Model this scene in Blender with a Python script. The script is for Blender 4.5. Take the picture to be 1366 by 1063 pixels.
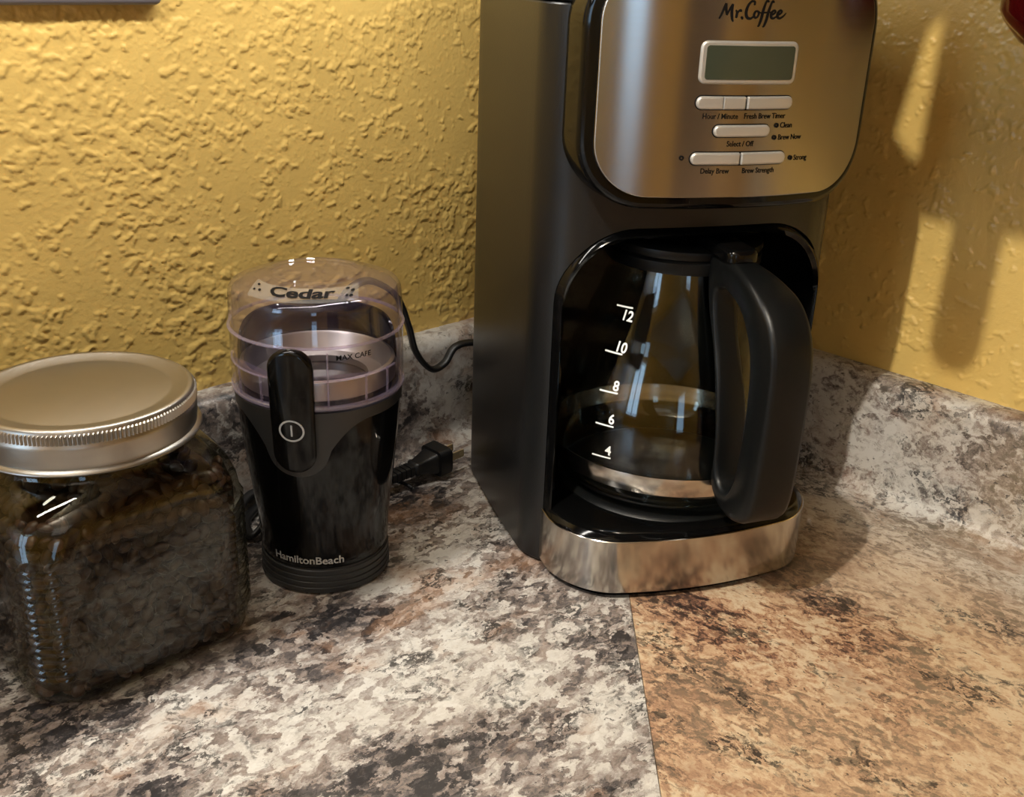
import bpy, bmesh, math, random
import numpy as np
from mathutils import Vector, Matrix
random.seed(7); rng = np.random.default_rng(7)
S = bpy.context.scene
for o in list(bpy.data.objects): bpy.data.objects.remove(o)
COL = S.collection
PI = math.pi

# ------------------------------------------------------------------ camera
CAM_H = 0.37
cam = bpy.data.cameras.new('camera'); camo = bpy.data.objects.new('camera', cam); COL.objects.link(camo)
cam.sensor_fit = 'HORIZONTAL'; cam.sensor_width = 36.0; cam.lens = 36.0 * 1400 / 1366
cam.clip_start = 0.02; cam.clip_end = 30
tilt, roll = math.radians(22.7), math.radians(2.1)
fw = Vector((0, math.cos(tilt), -math.sin(tilt))); r0 = Vector((1, 0, 0)); u0 = r0.cross(fw)
rr = r0 * math.cos(roll) + u0 * math.sin(roll); uu = -r0 * math.sin(roll) + u0 * math.cos(roll)
camo.matrix_world = Matrix(((rr.x, uu.x, -fw.x, 0), (rr.y, uu.y, -fw.y, 0), (rr.z, uu.z, -fw.z, CAM_H), (0, 0, 0, 1)))
S.camera = camo

# ------------------------------------------------------------------ world, lights, exposure
# walls meet in a corner; a = distance from the right wall, p = distance from the left wall
def AP(a, p, z=0.0):
    return Vector((0.0789 - (a - p) * 0.70711, 0.9499 - (a + p) * 0.70711, z))
ROT_A = math.radians(225)          # local +x runs along +a (along the left wall, away from the corner)
S.view_settings.view_transform = 'Standard'; S.view_settings.look = 'None'
S.view_settings.gamma = 1.0; S.view_settings.exposure = 0.0
try: S.view_settings.use_curve_mapping = False
except Exception: pass
S.cycles.use_denoising = True
S.cycles.max_bounces = 10; S.cycles.transparent_max_bounces = 24
S.cycles.caustics_refractive = False; S.cycles.caustics_reflective = False
w = bpy.data.worlds.new('world'); S.world = w; w.use_nodes = True
w.node_tree.nodes['Background'].inputs[0].default_value = (0.9, 0.85, 0.75, 1)
w.node_tree.nodes['Background'].inputs[1].default_value = 0.02

def light(name, kind, loc, power, col, **k):
    l = bpy.data.lights.new(name, kind); l.energy = power; l.color = col
    for a, b in k.items(): setattr(l, a, b)
    o = bpy.data.objects.new(name, l); COL.objects.link(o); o.location = loc
    return o
# under-cabinet light bar over the left counter
kl = light('under_cabinet_glow', 'AREA', AP(0.50, 0.110, 0.487), 2.05, (1.0, 0.96, 0.89), shape='RECTANGLE', size=0.62, size_y=0.02)
kl.rotation_euler = (0, 0, ROT_A)
# bare warm bulb hanging in the kitchen
BULB = AP(1.3, 0.45, 1.50)
light('bulb_glow', 'POINT', BULB, 102.0, (1.0, 0.94, 0.84), shadow_soft_size=0.017)
# fill light added under the ceiling, no fixture behind it
cl = light('ceiling_fill', 'AREA', AP(1.7, 1.7, 1.55), 2.5, (1.0, 0.95, 0.88), shape='SQUARE', size=0.9)

# ------------------------------------------------------------------ helpers
def lin(c):
    c = c / 255.0
    return c / 12.92 if c <= 0.04045 else ((c + 0.055) / 1.055) ** 2.4
def rgb(r, g, b, a=1.0): return (lin(r), lin(g), lin(b), a)

def new_mat(name):
    m = bpy.data.materials.new(name); m.use_nodes = True
    nt = m.node_tree; b = nt.nodes['Principled BSDF']
    return m, nt, b
def N(nt, t, **k):
    n = nt.nodes.new(t)
    for a, v in k.items():
        if a == 'inp':
            for i, x in v.items(): n.inputs[i].default_value = x
        else: setattr(n, a, v)
    return n
def L(nt, a, b): nt.links.new(a, b)
def simple(name, col, rough=0.5, metal=0.0, spec=0.5, coat=0.0, bump=0.0, bscale=400, var=0.0, vscale=30):
    m, nt, b = new_mat(name)
    b.inputs['Base Color'].default_value = col; b.inputs['Roughness'].default_value = rough
    b.inputs['Metallic'].default_value = metal; b.inputs['Specular IOR Level'].default_value = spec
    b.inputs['Coat Weight'].default_value = coat
    tc = N(nt, 'ShaderNodeTexCoord')
    if bump:
        no = N(nt, 'ShaderNodeTexNoise', inp={'Scale': bscale, 'Detail': 4.0}); L(nt, tc.outputs['Object'], no.inputs['Vector'])
        bp = N(nt, 'ShaderNodeBump', inp={'Strength': bump, 'Distance': 0.001}); L(nt, no.outputs['Fac'], bp.inputs['Height'])
        L(nt, bp.outputs['Normal'], b.inputs['Normal'])
    if var:
        no = N(nt, 'ShaderNodeTexNoise', inp={'Scale': vscale, 'Detail': 5.0}); L(nt, tc.outputs['Object'], no.inputs['Vector'])
        mx = N(nt, 'ShaderNodeMix', data_type='RGBA')
        mx.inputs[6].default_value = tuple(x * (1 - var) for x in col[:3]) + (1,)
        mx.inputs[7].default_value = tuple(min(1, x * (1 + var)) for x in col[:3]) + (1,)
        L(nt, no.outputs['Fac'], mx.inputs[0]); L(nt, mx.outputs[2], b.inputs['Base Color'])
    return m
def thin_glass(name, tint, ior=1.5, rough=0.0, haze=0.0, hazecol=(0.5, 0.5, 0.5, 1)):
    """thin clear wall: tinted transmission with a fresnel reflection, optional slight milky haze"""
    m, nt, b = new_mat(name); out = nt.nodes['Material Output']; nt.nodes.remove(b)
    tr = N(nt, 'ShaderNodeBsdfTransparent'); tr.inputs['Color'].default_value = tint
    gl = N(nt, 'ShaderNodeBsdfGlossy'); gl.inputs['Roughness'].default_value = rough
    fr = N(nt, 'ShaderNodeFresnel'); ge = N(nt, 'ShaderNodeNewGeometry')          # same reflectance from both sides of the thin wall
    io = N(nt, 'ShaderNodeMix', data_type='FLOAT'); io.inputs[2].default_value = ior; io.inputs[3].default_value = 1 / ior
    L(nt, ge.outputs['Backfacing'], io.inputs[0]); L(nt, io.outputs[0], fr.inputs['IOR'])
    src = tr.outputs[0]
    if haze:
        df = N(nt, 'ShaderNodeBsdfDiffuse'); df.inputs['Color'].default_value = hazecol
        m0 = N(nt, 'ShaderNodeMixShader'); m0.inputs[0].default_value = haze
        L(nt, tr.outputs[0], m0.inputs[1]); L(nt, df.outputs[0], m0.inputs[2]); src = m0.outputs[0]
    mx = N(nt, 'ShaderNodeMixShader'); L(nt, fr.outputs[0], mx.inputs[0]); L(nt, src, mx.inputs[1]); L(nt, gl.outputs[0], mx.inputs[2])
    L(nt, mx.outputs[0], out.inputs['Surface'])
    return m
def steel(name, col, rough=0.28, aniso=0.75, streak=0.25):
    m, nt, b = new_mat(name)
    b.inputs['Metallic'].default_value = 1.0; b.inputs['Base Color'].default_value = col
    b.inputs['Anisotropic'].default_value = aniso; b.inputs['Anisotropic Rotation'].default_value = 0.25
    tg = N(nt, 'ShaderNodeTangent', direction_type='RADIAL', axis='Z'); L(nt, tg.outputs[0], b.inputs['Tangent'])
    tc = N(nt, 'ShaderNodeTexCoord'); mp = N(nt, 'ShaderNodeMapping'); mp.inputs['Scale'].default_value = (6, 6, 900)
    L(nt, tc.outputs['Object'], mp.inputs[0])
    no = N(nt, 'ShaderNodeTexNoise', inp={'Scale': 1.0, 'Detail': 3.0}); L(nt, mp.outputs[0], no.inputs['Vector'])
    mr = N(nt, 'ShaderNodeMapRange', inp={'From Min': 0.3, 'From Max': 0.7, 'To Min': rough * (1 - streak), 'To Max': rough * (1 + streak)})
    L(nt, no.outputs['Fac'], mr.inputs['Value']); L(nt, mr.outputs[0], b.inputs['Roughness'])
    return m

def mesh_obj(name, verts, faces, mat, parent=None, smooth=True, angle=40, origin=None):
    if origin is not None:
        origin = Vector(origin); verts = [tuple(Vector(v) - origin) for v in verts]
    me = bpy.data.meshes.new(name); me.from_pydata([tuple(v) for v in verts], [], faces); me.update()
    bm = bmesh.new(); bm.from_mesh(me); bmesh.ops.recalc_face_normals(bm, faces=bm.faces); bm.to_mesh(me); bm.free()
    return finish(name, me, mat, parent, smooth, angle, origin)
def finish(name, me, mat, parent=None, smooth=True, angle=40, origin=None):
    if smooth:
        me.polygons.foreach_set('use_smooth', [True] * len(me.polygons))
        try: me.set_sharp_from_angle(angle=math.radians(angle))
        except Exception: pass
    me.materials.append(mat)
    o = bpy.data.objects.new(name, me); COL.objects.link(o)
    if origin is not None: o.location = origin
    if parent is not None: o.parent = parent
    return o
def bm_obj(name, bm, mat, parent=None, smooth=True, angle=40):
    me = bpy.data.meshes.new(name); bmesh.ops.recalc_face_normals(bm, faces=bm.faces); bm.to_mesh(me); bm.free()
    return finish(name, me, mat, parent, smooth, angle)
def thing(name, label, cat, loc=(0, 0, 0), rz=0.0, group=None):
    o = bpy.data.objects.new(name, None); COL.objects.link(o); o.empty_display_size = 0.02
    o.location = loc; o.rotation_euler = (0, 0, rz)
    return tag(o, label, cat, group)
def tag(o, label, cat, group=None):
    o['label'] = label; o['category'] = cat
    if group: o['group'] = group
    return o
def struct(o): o['kind'] = 'structure'; return o

def lathe(prof, seg=96, c=(0, 0), closed=False):
    """surface of revolution; closed ends only where r = 0"""
    V, F = [], []; n = len(prof)
    for r, z in prof:
        for k in range(seg):
            t = 2 * PI * k / seg; V.append((c[0] + r * math.cos(t), c[1] + r * math.sin(t), z))
    for i in range(n - 1 if not closed else n):
        j = (i + 1) % n
        for k in range(seg):
            k2 = (k + 1) % seg
            F.append((i * seg + k, i * seg + k2, j * seg + k2, j * seg + k))
    return V, F
def lathe_obj(name, prof, mat, parent=None, seg=96, c=(0, 0), closed=False, angle=40):
    V, F = lathe(prof, seg, c, closed)
    o = mesh_obj(name, V, F, mat, parent, True, angle)
    bm = bmesh.new(); bm.from_mesh(o.data); bmesh.ops.remove_doubles(bm, verts=bm.verts, dist=1e-6)
    bm.to_mesh(o.data); bm.free()
    try: o.data.set_sharp_from_angle(angle=math.radians(angle))
    except Exception: pass
    return o
def rrect(x0, x1, y0, y1, r, n=8):
    """rounded rectangle outline, counter-clockwise; r a number or 4 radii (x0y0, x1y0, x1y1, x0y1)"""
    if not isinstance(r, (list, tuple)): r = [r] * 4
    P = []
    for (cx, cy, a0, rd) in ((x0 + r[0], y0 + r[0], PI, r[0]), (x1 - r[1], y0 + r[1], 1.5 * PI, r[1]), (x1 - r[2], y1 - r[2], 0, r[2]), (x0 + r[3], y1 - r[3], 0.5 * PI, r[3])):
        for k in range(n + 1):
            t = a0 + 0.5 * PI * k / n; P.append((cx + rd * math.cos(t), cy + rd * math.sin(t)))
    Q = [P[0]]
    for q in P[1:]:
        if math.hypot(q[0] - Q[-1][0], q[1] - Q[-1][1]) > 1e-6: Q.append(q)
    return Q
def offset(P, d):
    """move a CCW outline inwards by d"""
    n = len(P); R = []
    for i in range(n):
        a, b, c = P[i - 1], P[i], P[(i + 1) % n]
        e1 = (b[0] - a[0], b[1] - a[1]); e2 = (c[0] - b[0], c[1] - b[1])
        l1 = math.hypot(*e1) or 1; l2 = math.hypot(*e2) or 1
        nx = -(e1[1] / l1 + e2[1] / l2); ny = (e1[0] / l1 + e2[0] / l2); l = math.hypot(nx, ny) or 1
        R.append((b[0] + nx / l * d, b[1] + ny / l * d))
    return R
def stack(rings, cap0=True, cap1=True):
    """loft 3-D rings of equal length"""
    V, F = [], []; n = len(rings[0])
    for R in rings: V += [tuple(q) for q in R]
    for i in range(len(rings) - 1):
        for k in range(n):
            k2 = (k + 1) % n; F.append((i * n + k, i * n + k2, (i + 1) * n + k2, (i + 1) * n + k))
    if cap0: F.append(tuple(range(n - 1, -1, -1)))
    if cap1: F.append(tuple((len(rings) - 1) * n + k for k in range(n)))
    return V, F
def pad(P, d0, d1, bev, fmap, name, mat, parent=None, **k):
    """raised plate: outline P in a (s, t) plane, thickness d0..d1, rounded edge, mapped by fmap(s, t, d)"""
    Q = []
    for i in range(len(P)):                        # densify so that the plate follows curved surfaces
        a, c = P[i], P[(i + 1) % len(P)]; m = max(1, int(math.hypot(c[0] - a[0], c[1] - a[1]) / 0.003))
        Q += [(a[0] + (c[0] - a[0]) * q / m, a[1] + (c[1] - a[1]) * q / m) for q in range(m)]
    P = Q
    rings = [[fmap(x, y, d0) for x, y in P]]
    for q in range(4):
        t = q / 3 * PI / 2; top = offset(P, bev * (1 - math.cos(t)))
        rings.append([fmap(x, y, d1 - bev + bev * math.sin(t)) for x, y in top])
    V, F = stack(rings, True, False)
    # cap in columns
    n = len(top); xs = sorted(set(round(x, 6) for x, y in top)); rows = 7; base = len(V); cols = 0
    def span(x):
        z = []
        for i in range(n):
            (x1, y1), (x2, y2) = top[i], top[(i + 1) % n]
            if min(x1, x2) - 2e-7 <= x <= max(x1, x2) + 2e-7:
                if abs(x2 - x1) < 1e-6: z += [y1, y2]
                else: z.append(y1 + (y2 - y1) * min(1, max(0, (x - x1) / (x2 - x1))))
        return (min(z), max(z)) if z else (0, 0)
    xs = [xs[0]] + [x for a, x in zip(xs, xs[1:]) if x - a > 2e-5]
    for x in xs:
        lo, hi = span(x)
        for q in range(rows): V.append(fmap(x, lo + (hi - lo) * q / (rows - 1), d1))
    for c in range(len(xs) - 1):
        for q in range(rows - 1): b = base + c * rows + q; F.append((b, b + rows, b + rows + 1, b + 1))
    o = mesh_obj(name, V, F, mat, parent, **k)
    return o
def box_obj(name, mn, mx, mat, parent=None, bev=0.002, smooth=True):
    bm = bmesh.new(); bmesh.ops.create_cube(bm, size=1)
    for v in bm.verts:
        v.co = Vector([mn[i] + (v.co[i] + 0.5) * (mx[i] - mn[i]) for i in range(3)])
    if bev: bmesh.ops.bevel(bm, geom=list(bm.edges), offset=bev, segments=2, affect='EDGES')
    return bm_obj(name, bm, mat, parent, smooth)
def catmull(P, m=8):
    P = [Vector(p) for p in P]; R = []
    for i in range(len(P) - 1):
        p0 = P[i - 1] if i else P[0] * 2 - P[1]; p1, p2 = P[i], P[i + 1]; p3 = P[i + 2] if i + 2 < len(P) else P[i + 1] * 2 - P[i]
        for k in range(m):
            t = k / m
            R.append(0.5 * ((2 * p1) + (p2 - p0) * t + (2 * p0 - 5 * p1 + 4 * p2 - p3) * t * t + (3 * p1 - p0 - 3 * p2 + p3) * t ** 3))
    R.append(P[-1]); return R
def sweep(path, sec, up=Vector((0, 0, 1)), scales=None):
    """sweep a 2-D section along a 3-D path"""
    V, F = [], []; n = len(path); m = len(sec); prev = None
    for i, p in enumerate(path):
        t = (path[min(i + 1, n - 1)] - path[max(i - 1, 0)]).normalized()
        if prev is None:
            s = t.cross(up); s = s.normalized() if s.length > 1e-4 else Vector((1, 0, 0))
        else:
            s = (prev - t * prev.dot(t)).normalized()
        prev = s; b = s.cross(t); sc = scales[i] if scales else 1.0
        for (x, y) in sec: V.append(tuple(p + s * x * sc + b * y * sc))
    for i in range(n - 1):
        for k in range(m):
            k2 = (k + 1) % m; F.append((i * m + k, i * m + k2, (i + 1) * m + k2, (i + 1) * m + k))
    F.append(tuple(range(m - 1, -1, -1))); F.append(tuple((n - 1) * m + k for k in range(m)))
    return V, F
def circ(r, n=12): return [(r * math.cos(2 * PI * k / n), r * math.sin(2 * PI * k / n)) for k in range(n)]
def text_mesh(body, size, align='CENTER', shear=0.0, bold=0.0, res=3):
    cu = bpy.data.curves.new('t', 'FONT'); cu.body = body; cu.size = size; cu.align_x = align; cu.align_y = 'CENTER'
    cu.shear = shear; cu.offset = bold; cu.resolution_u = res
    o = bpy.data.objects.new('t', cu); COL.objects.link(o)
    dg = bpy.context.evaluated_depsgraph_get(); me = bpy.data.meshes.new_from_object(o.evaluated_get(dg))
    V = [v.co.copy() for v in me.vertices]; F = [tuple(p.vertices) for p in me.polygons]
    bpy.data.objects.remove(o); bpy.data.curves.remove(cu); bpy.data.meshes.remove(me)
    return V, F
def text_on(name, body, size, s0, t0, fmap, mat, parent, d=0.0002, sx=1.0, rot=0.0, **k):
    V, F = text_mesh(body, size, **k); c, s = math.cos(rot), math.sin(rot)
    W = [fmap(s0 + (v.x * c - v.y * s) * sx, t0 + v.x * s + v.y * c, d) for v in V]
    return mesh_obj(name, W, F, mat, parent, smooth=False)
def ribbon(strokes, fmap, d=0.0002):
    """brush strokes: list of (points, widths) -> flat ribbons mapped on a surface"""
    V, F = [], []
    for pts, wid in strokes:
        P = catmull([(x, y, ww) for (x, y), ww in zip(pts, wid)], 8); b = len(V); n = len(P)
        for i in range(n):
            q = P[min(i + 1, n - 1)] - P[max(i - 1, 0)]; l = math.hypot(q.x, q.y) or 1; nx, ny = -q.y / l, q.x / l; h = P[i].z / 2
            V.append(fmap(P[i].x + nx * h, P[i].y + ny * h, d)); V.append(fmap(P[i].x - nx * h, P[i].y - ny * h, d))
        for i in range(n - 1): F.append((b + 2 * i, b + 2 * i + 1, b + 2 * i + 3, b + 2 * i + 2))
    return V, F

# numpy noise -----------------------------------------------------------------
_T = rng.random((512, 512))
def vnoise(x, y):
    xi = np.floor(x).astype(int); yi = np.floor(y).astype(int); fx = x - xi; fy = y - yi
    fx = fx * fx * fx * (fx * (fx * 6 - 15) + 10); fy = fy * fy * fy * (fy * (fy * 6 - 15) + 10)
    a = _T[xi & 511, yi & 511]; b = _T[(xi + 1) & 511, yi & 511]; c = _T[xi & 511, (yi + 1) & 511]; d = _T[(xi + 1) & 511, (yi + 1) & 511]
    return (a * (1 - fx) + b * fx) * (1 - fy) + (c * (1 - fx) + d * fx) * fy
def fbm(x, y, o=3, g=0.5):
    s = 0; a = 1; t = 0
    for k in range(o):
        c, sn = math.cos(0.7 * k + 0.4), math.sin(0.7 * k + 0.4)
        s = s + a * vnoise((x * c - y * sn) * 2 ** k + 37.3 * k, (x * sn + y * c) * 2 ** k + 11.7 * k); t += a; a *= g
    return s / t
def sstep(a, b, x):
    t = np.clip((x - a) / (b - a), 0, 1); return t * t * (3 - 2 * t)

# ------------------------------------------------------------------ materials
def paint_mat(name, col, bump=0.25):
    m, nt, b = new_mat(name)
    b.inputs['Roughness'].default_value = 0.33; b.inputs['Specular IOR Level'].default_value = 0.5
    tc = N(nt, 'ShaderNodeTexCoord')
    no = N(nt, 'ShaderNodeTexNoise', inp={'Scale': 14.0, 'Detail': 4.0}); L(nt, tc.outputs['Object'], no.inputs['Vector'])
    cr = N(nt, 'ShaderNodeValToRGB'); cr.color_ramp.elements[0].position = 0.3; cr.color_ramp.elements[1].position = 0.7
    cr.color_ramp.elements[0].color = tuple(x * 0.93 for x in col[:3]) + (1,); cr.color_ramp.elements[1].color = tuple(min(1, x * 1.05) for x in col[:3]) + (1,)
    L(nt, no.outputs['Fac'], cr.inputs[0]); L(nt, cr.outputs[0], b.inputs['Base Color'])
    n2 = N(nt, 'ShaderNodeTexNoise', inp={'Scale': 330.0, 'Detail': 5.0, 'Roughness': 0.6}); L(nt, tc.outputs['Object'], n2.inputs['Vector'])
    bp = N(nt, 'ShaderNodeBump', inp={'Strength': bump, 'Distance': 0.0012}); L(nt, n2.outputs['Fac'], bp.inputs['Height'])
    L(nt, bp.outputs['Normal'], b.inputs['Normal'])
    return m
M_WALL = paint_mat('yellow_paint', rgb(216, 182, 104))

def granite(name, ramp, big, cell, speck, dark_amt, vein, rust, rust_col, warm=None, seed=0.0, ramp2=None):
    m, nt, b = new_mat(name)
    b.inputs['Roughness'].default_value = 0.33; b.inputs['Specular IOR Level'].default_value = 0.5
    tc = N(nt, 'ShaderNodeTexCoord'); m0 = N(nt, 'ShaderNodeMapping'); mp = N(nt, 'ShaderNodeMapping')
    m0.inputs['Rotation'].default_value = (0, 0, math.radians(-50 if ramp2 is None else 40)); L(nt, tc.outputs['Object'], m0.inputs[0])
    mp.inputs['Location'].default_value = (seed, seed * 0.7, 0.0); mp.inputs['Scale'].default_value = (0.85, 1.2, 1.0)
    L(nt, m0.outputs[0], mp.inputs[0])
    # warped coordinate
    wn = N(nt, 'ShaderNodeTexNoise', inp={'Scale': 55.0, 'Detail': 8.0, 'Roughness': 0.68}); L(nt, mp.outputs[0], wn.inputs['Vector'])
    sub = N(nt, 'ShaderNodeVectorMath', operation='SUBTRACT'); L(nt, wn.outputs['Color'], sub.inputs[0]); sub.inputs[1].default_value = (0.5, 0.5, 0.5)
    scl = N(nt, 'ShaderNodeVectorMath', operation='SCALE'); L(nt, sub.outputs[0], scl.inputs[0]); scl.inputs['Scale'].default_value = 0.026
    wc = N(nt, 'ShaderNodeVectorMath', operation='ADD'); L(nt, mp.outputs[0], wc.inputs[0]); L(nt, scl.outputs[0], wc.inputs[1])
    def noise(sc, det=5.0, ro=0.6, off=0.0, src=None):
        n = N(nt, 'ShaderNodeTexNoise', inp={'Scale': sc, 'Detail': det, 'Roughness': ro})
        if off:
            a = N(nt, 'ShaderNodeVectorMath', operation='ADD'); a.inputs[1].default_value = (off, off * 1.3, off * 0.4)
            L(nt, (src or wc).outputs[0], a.inputs[0]); L(nt, a.outputs[0], n.inputs['Vector'])
        else: L(nt, (src or wc).outputs[0], n.inputs['Vector'])
        return n.outputs['Fac']
    def mth(op, a, c=None, clamp=False):
        n = N(nt, 'ShaderNodeMath', operation=op, use_clamp=clamp)
        for i, v in enumerate((a, c)):
            if v is None: continue
            if isinstance(v, (int, float)): n.inputs[i].default_value = v
            else: L(nt, v, n.inputs[i])
        return n.outputs[0]
    def remap(v, a, c, lo=0.0, hi=1.0):
        n = N(nt, 'ShaderNodeMapRange', inp={'From Min': a, 'From Max': c, 'To Min': lo, 'To Max': hi}); n.interpolation_type = 'SMOOTHSTEP'
        L(nt, v, n.inputs['Value']); return n.outputs[0]
    def mix(f, a, c):
        n = N(nt, 'ShaderNodeMix', data_type='RGBA')
        L(nt, f, n.inputs[0])
        for i, v in ((6, a), (7, c)):
            if isinstance(v, tuple): n.inputs[i].default_value = v
            else: L(nt, v, n.inputs[i])
        return n.outputs[2]
    vo = N(nt, 'ShaderNodeTexVoronoi', inp={'Scale': cell}); L(nt, wc.outputs[0], vo.inputs['Vector'])
    sep = N(nt, 'ShaderNodeSeparateColor'); L(nt, vo.outputs['Color'], sep.inputs[0])
    v2 = N(nt, 'ShaderNodeTexVoronoi', inp={'Scale': cell * 2.3}); L(nt, wc.outputs[0], v2.inputs['Vector'])
    sep2 = N(nt, 'ShaderNodeSeparateColor'); L(nt, v2.outputs['Color'], sep2.inputs[0])
    f = mth('ADD', mth('MULTIPLY', remap(noise(big, 4.0, 0.55), 0.3, 0.7), 0.46), mth('MULTIPLY', sep.outputs[0], 0.34))
    f = mth('ADD', f, mth('MULTIPLY', sep2.outputs[0], 0.12))
    f = mth('ADD', f, mth('MULTIPLY', remap(noise(cell * 1.3, 5.0, 0.65, 3.1), 0.3, 0.7), speck), True)
    cr = N(nt, 'ShaderNodeValToRGB'); el = cr.color_ramp.elements
    el[0].position, el[0].color = ramp[0]; el[1].position, el[1].color = ramp[-1]
    for p_, c_ in ramp[1:-1]:
        e = el.new(p_); e.color = c_
    L(nt, f, cr.inputs[0]); col = cr.outputs[0]
    if ramp2:                                      # greyer sheet colouring towards the right wall
        c2 = N(nt, 'ShaderNodeValToRGB'); e2 = c2.color_ramp.elements
        e2[0].position, e2[0].color = ramp2[0]; e2[1].position, e2[1].color = ramp2[-1]
        for p_, c_ in ramp2[1:-1]:
            e = e2.new(p_); e.color = c_
        L(nt, f, c2.inputs[0])
        dt = N(nt, 'ShaderNodeVectorMath', operation='DOT_PRODUCT'); L(nt, tc.outputs['Object'], dt.inputs[0]); dt.inputs[1].default_value = (0.7071, 0.7071, 0.0)
        g_ = mth('ADD', dt.outputs['Value'], mth('MULTIPLY', noise(7.0, 3.0, 0.5, 6.6), 0.22))
        gm = remap(g_, 0.64, 0.80); col = mix(gm, col, c2.outputs[0])
    # rusty / tan patches
    if rust: col = mix(mth('MULTIPLY', remap(noise(big * 1.6, 5.0, 0.6, 7.7), 0.54, 0.68), rust), col, rust_col)
    if warm:                                       # slow colour drift across the sheet
        col = mix(mth('MULTIPLY', remap(noise(warm[1], 2.0, 0.5, 5.5), 0.42, 0.6), warm[2]), col, warm[0])
    # branching dark veins
    ve = N(nt, 'ShaderNodeTexVoronoi', feature='DISTANCE_TO_EDGE', inp={'Scale': big * 1.7}); L(nt, wc.outputs[0], ve.inputs['Vector'])
    vm = mth('MULTIPLY', remap(ve.outputs['Distance'], 0.0, 0.012, 1.0, 0.0), remap(noise(big * 1.3, 3.0, 0.5, 2.2), 0.5, 0.62))
    col = mix(mth('MULTIPLY', vm, vein), col, rgb(52, 42, 38))
    # black mineral clusters made of small grains
    cl_ = mth('MULTIPLY', remap(noise(big * 2.0, 5.0, 0.65, 1.4), 0.58 - dark_amt, 0.70 - dark_amt), remap(sep2.outputs[1], 0.38, 0.5))
    cl_ = mth('MULTIPLY', cl_, remap(noise(cell * 1.1, 4.0, 0.7, 9.1), 0.36, 0.5))
    col = mix(mth('MULTIPLY', cl_, 0.9), col, rgb(30, 28, 29))
    # lone dark flecks
    fl = mth('MULTIPLY', remap(sep2.outputs[2], 0.93, 0.95), remap(v2.outputs['Distance'], 0.25, 0.45, 1.0, 0.0))
    col = mix(mth('MULTIPLY', fl, 0.85), col, rgb(40, 32, 30))
    L(nt, col, b.inputs['Base Color'])
    bp = N(nt, 'ShaderNodeBump', inp={'Strength': 0.12, 'Distance': 0.0006}); L(nt, noise(cell * 1.5, 5.0, 0.6, 4.0), bp.inputs['Height'])
    L(nt, bp.outputs['Normal'], b.inputs['Normal'])
    return m
RAMP_G = [(0.26, rgb(40, 38, 39)), (0.38, rgb(88, 82, 80)), (0.48, rgb(124, 112, 104)), (0.58, rgb(148, 141, 135)), (0.68, rgb(178, 173, 165)), (0.86, rgb(194, 191, 184))]
M_GRAN_L = granite('granite_laminate_grey',
    RAMP_G,
    big=11.0, cell=150.0, speck=0.17, dark_amt=0.11, vein=0.45, rust=0.45, rust_col=rgb(150, 112, 82))
M_GRAN_R = granite('granite_laminate_tan',
    [(0.36, rgb(54, 40, 36)), (0.46, rgb(98, 72, 60)), (0.56, rgb(140, 104, 81)), (0.65, rgb(160, 125, 98)), (0.76, rgb(176, 149, 119)), (0.93, rgb(188, 170, 143))],
    big=13.0, cell=170.0, speck=0.42, dark_amt=0.06, vein=0.5, rust=0.5, rust_col=rgb(120, 82, 64), warm=(rgb(190, 168, 136), 5.0, 0.3), seed=3.7, ramp2=RAMP_G)

M_BODY = simple('satin_black_plastic', rgb(22, 22, 22), 0.31, spec=0.42, bump=0.06, bscale=900)
M_GLOSS = simple('gloss_black_plastic', rgb(7, 7, 7), 0.09, spec=0.27, var=0.1)
M_HANDLE = simple('handle_black_plastic', rgb(11, 12, 12), 0.38, spec=0.25, bump=0.05, bscale=1200)
M_STEEL = steel('brushed_steel', rgb(166, 162, 157), 0.21, 0.85, 0.05)
M_STEEL2 = steel('polished_steel_band', rgb(190, 184, 176), 0.17, 0.5, 0.1)
M_SILVER = simple('silver_button_plastic', rgb(188, 184, 176), 0.32, 0.55, var=0.04)
M_LCD = simple('lcd_glass', rgb(56, 61, 48), 0.12, spec=0.5, var=0.08, vscale=25)
M_INK = simple('black_ink', rgb(12, 10, 9), 0.7, spec=0.15, var=0.05)
M_WHITE_INK = simple('white_ink', rgb(235, 235, 232), 0.5, var=0.02)
M_GREY_INK = simple('grey_ink', rgb(170, 170, 168), 0.45, var=0.02)
M_GLASS = thin_glass('clear_carafe_glass', (0.93, 0.94, 0.92, 1), 1.5)
M_JAR = thin_glass('jar_glass', (0.76, 0.75, 0.68, 1), 1.5)
M_CUP = thin_glass('lilac_clear_plastic', (0.96, 0.945, 0.98, 1), 1.5, 0.02, 0.02, rgb(190, 170, 215))
M_ALU = simple('lid_aluminium', rgb(176, 172, 165), 0.36, 1.0, var=0.06, vscale=60)
M_BRASS = simple('plug_prong_brass', rgb(205, 185, 145), 0.3, 0.6, var=0.08)
M_RUBBER = simple('black_rubber', rgb(20, 20, 21), 0.42, bump=0.08, bscale=700)
M_BEAN = simple('roasted_bean', rgb(72, 50, 37), 0.4, spec=0.5, var=0.45, vscale=120, bump=0.15, bscale=900)
M_PLATE = simple('grey_wall_plate', rgb(120, 116, 124), 0.4, var=0.04)
M_CHAR = simple('charcoal_matte_plastic', rgb(40, 40, 40), 0.45, bump=0.05, bscale=900)
M_RED = simple('red_glaze', rgb(84, 10, 13), 0.1, spec=0.6, coat=0.4, var=0.1)
M_WOOD = simple('cabinet_oak', rgb(92, 74, 58), 0.45, var=0.2, vscale=16)
M_CEIL = simple('ceiling_white', rgb(215, 208, 195), 0.8, var=0.03)
M_FLOOR = simple('floor_brown', rgb(120, 92, 68), 0.5, var=0.15, vscale=6)

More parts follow.
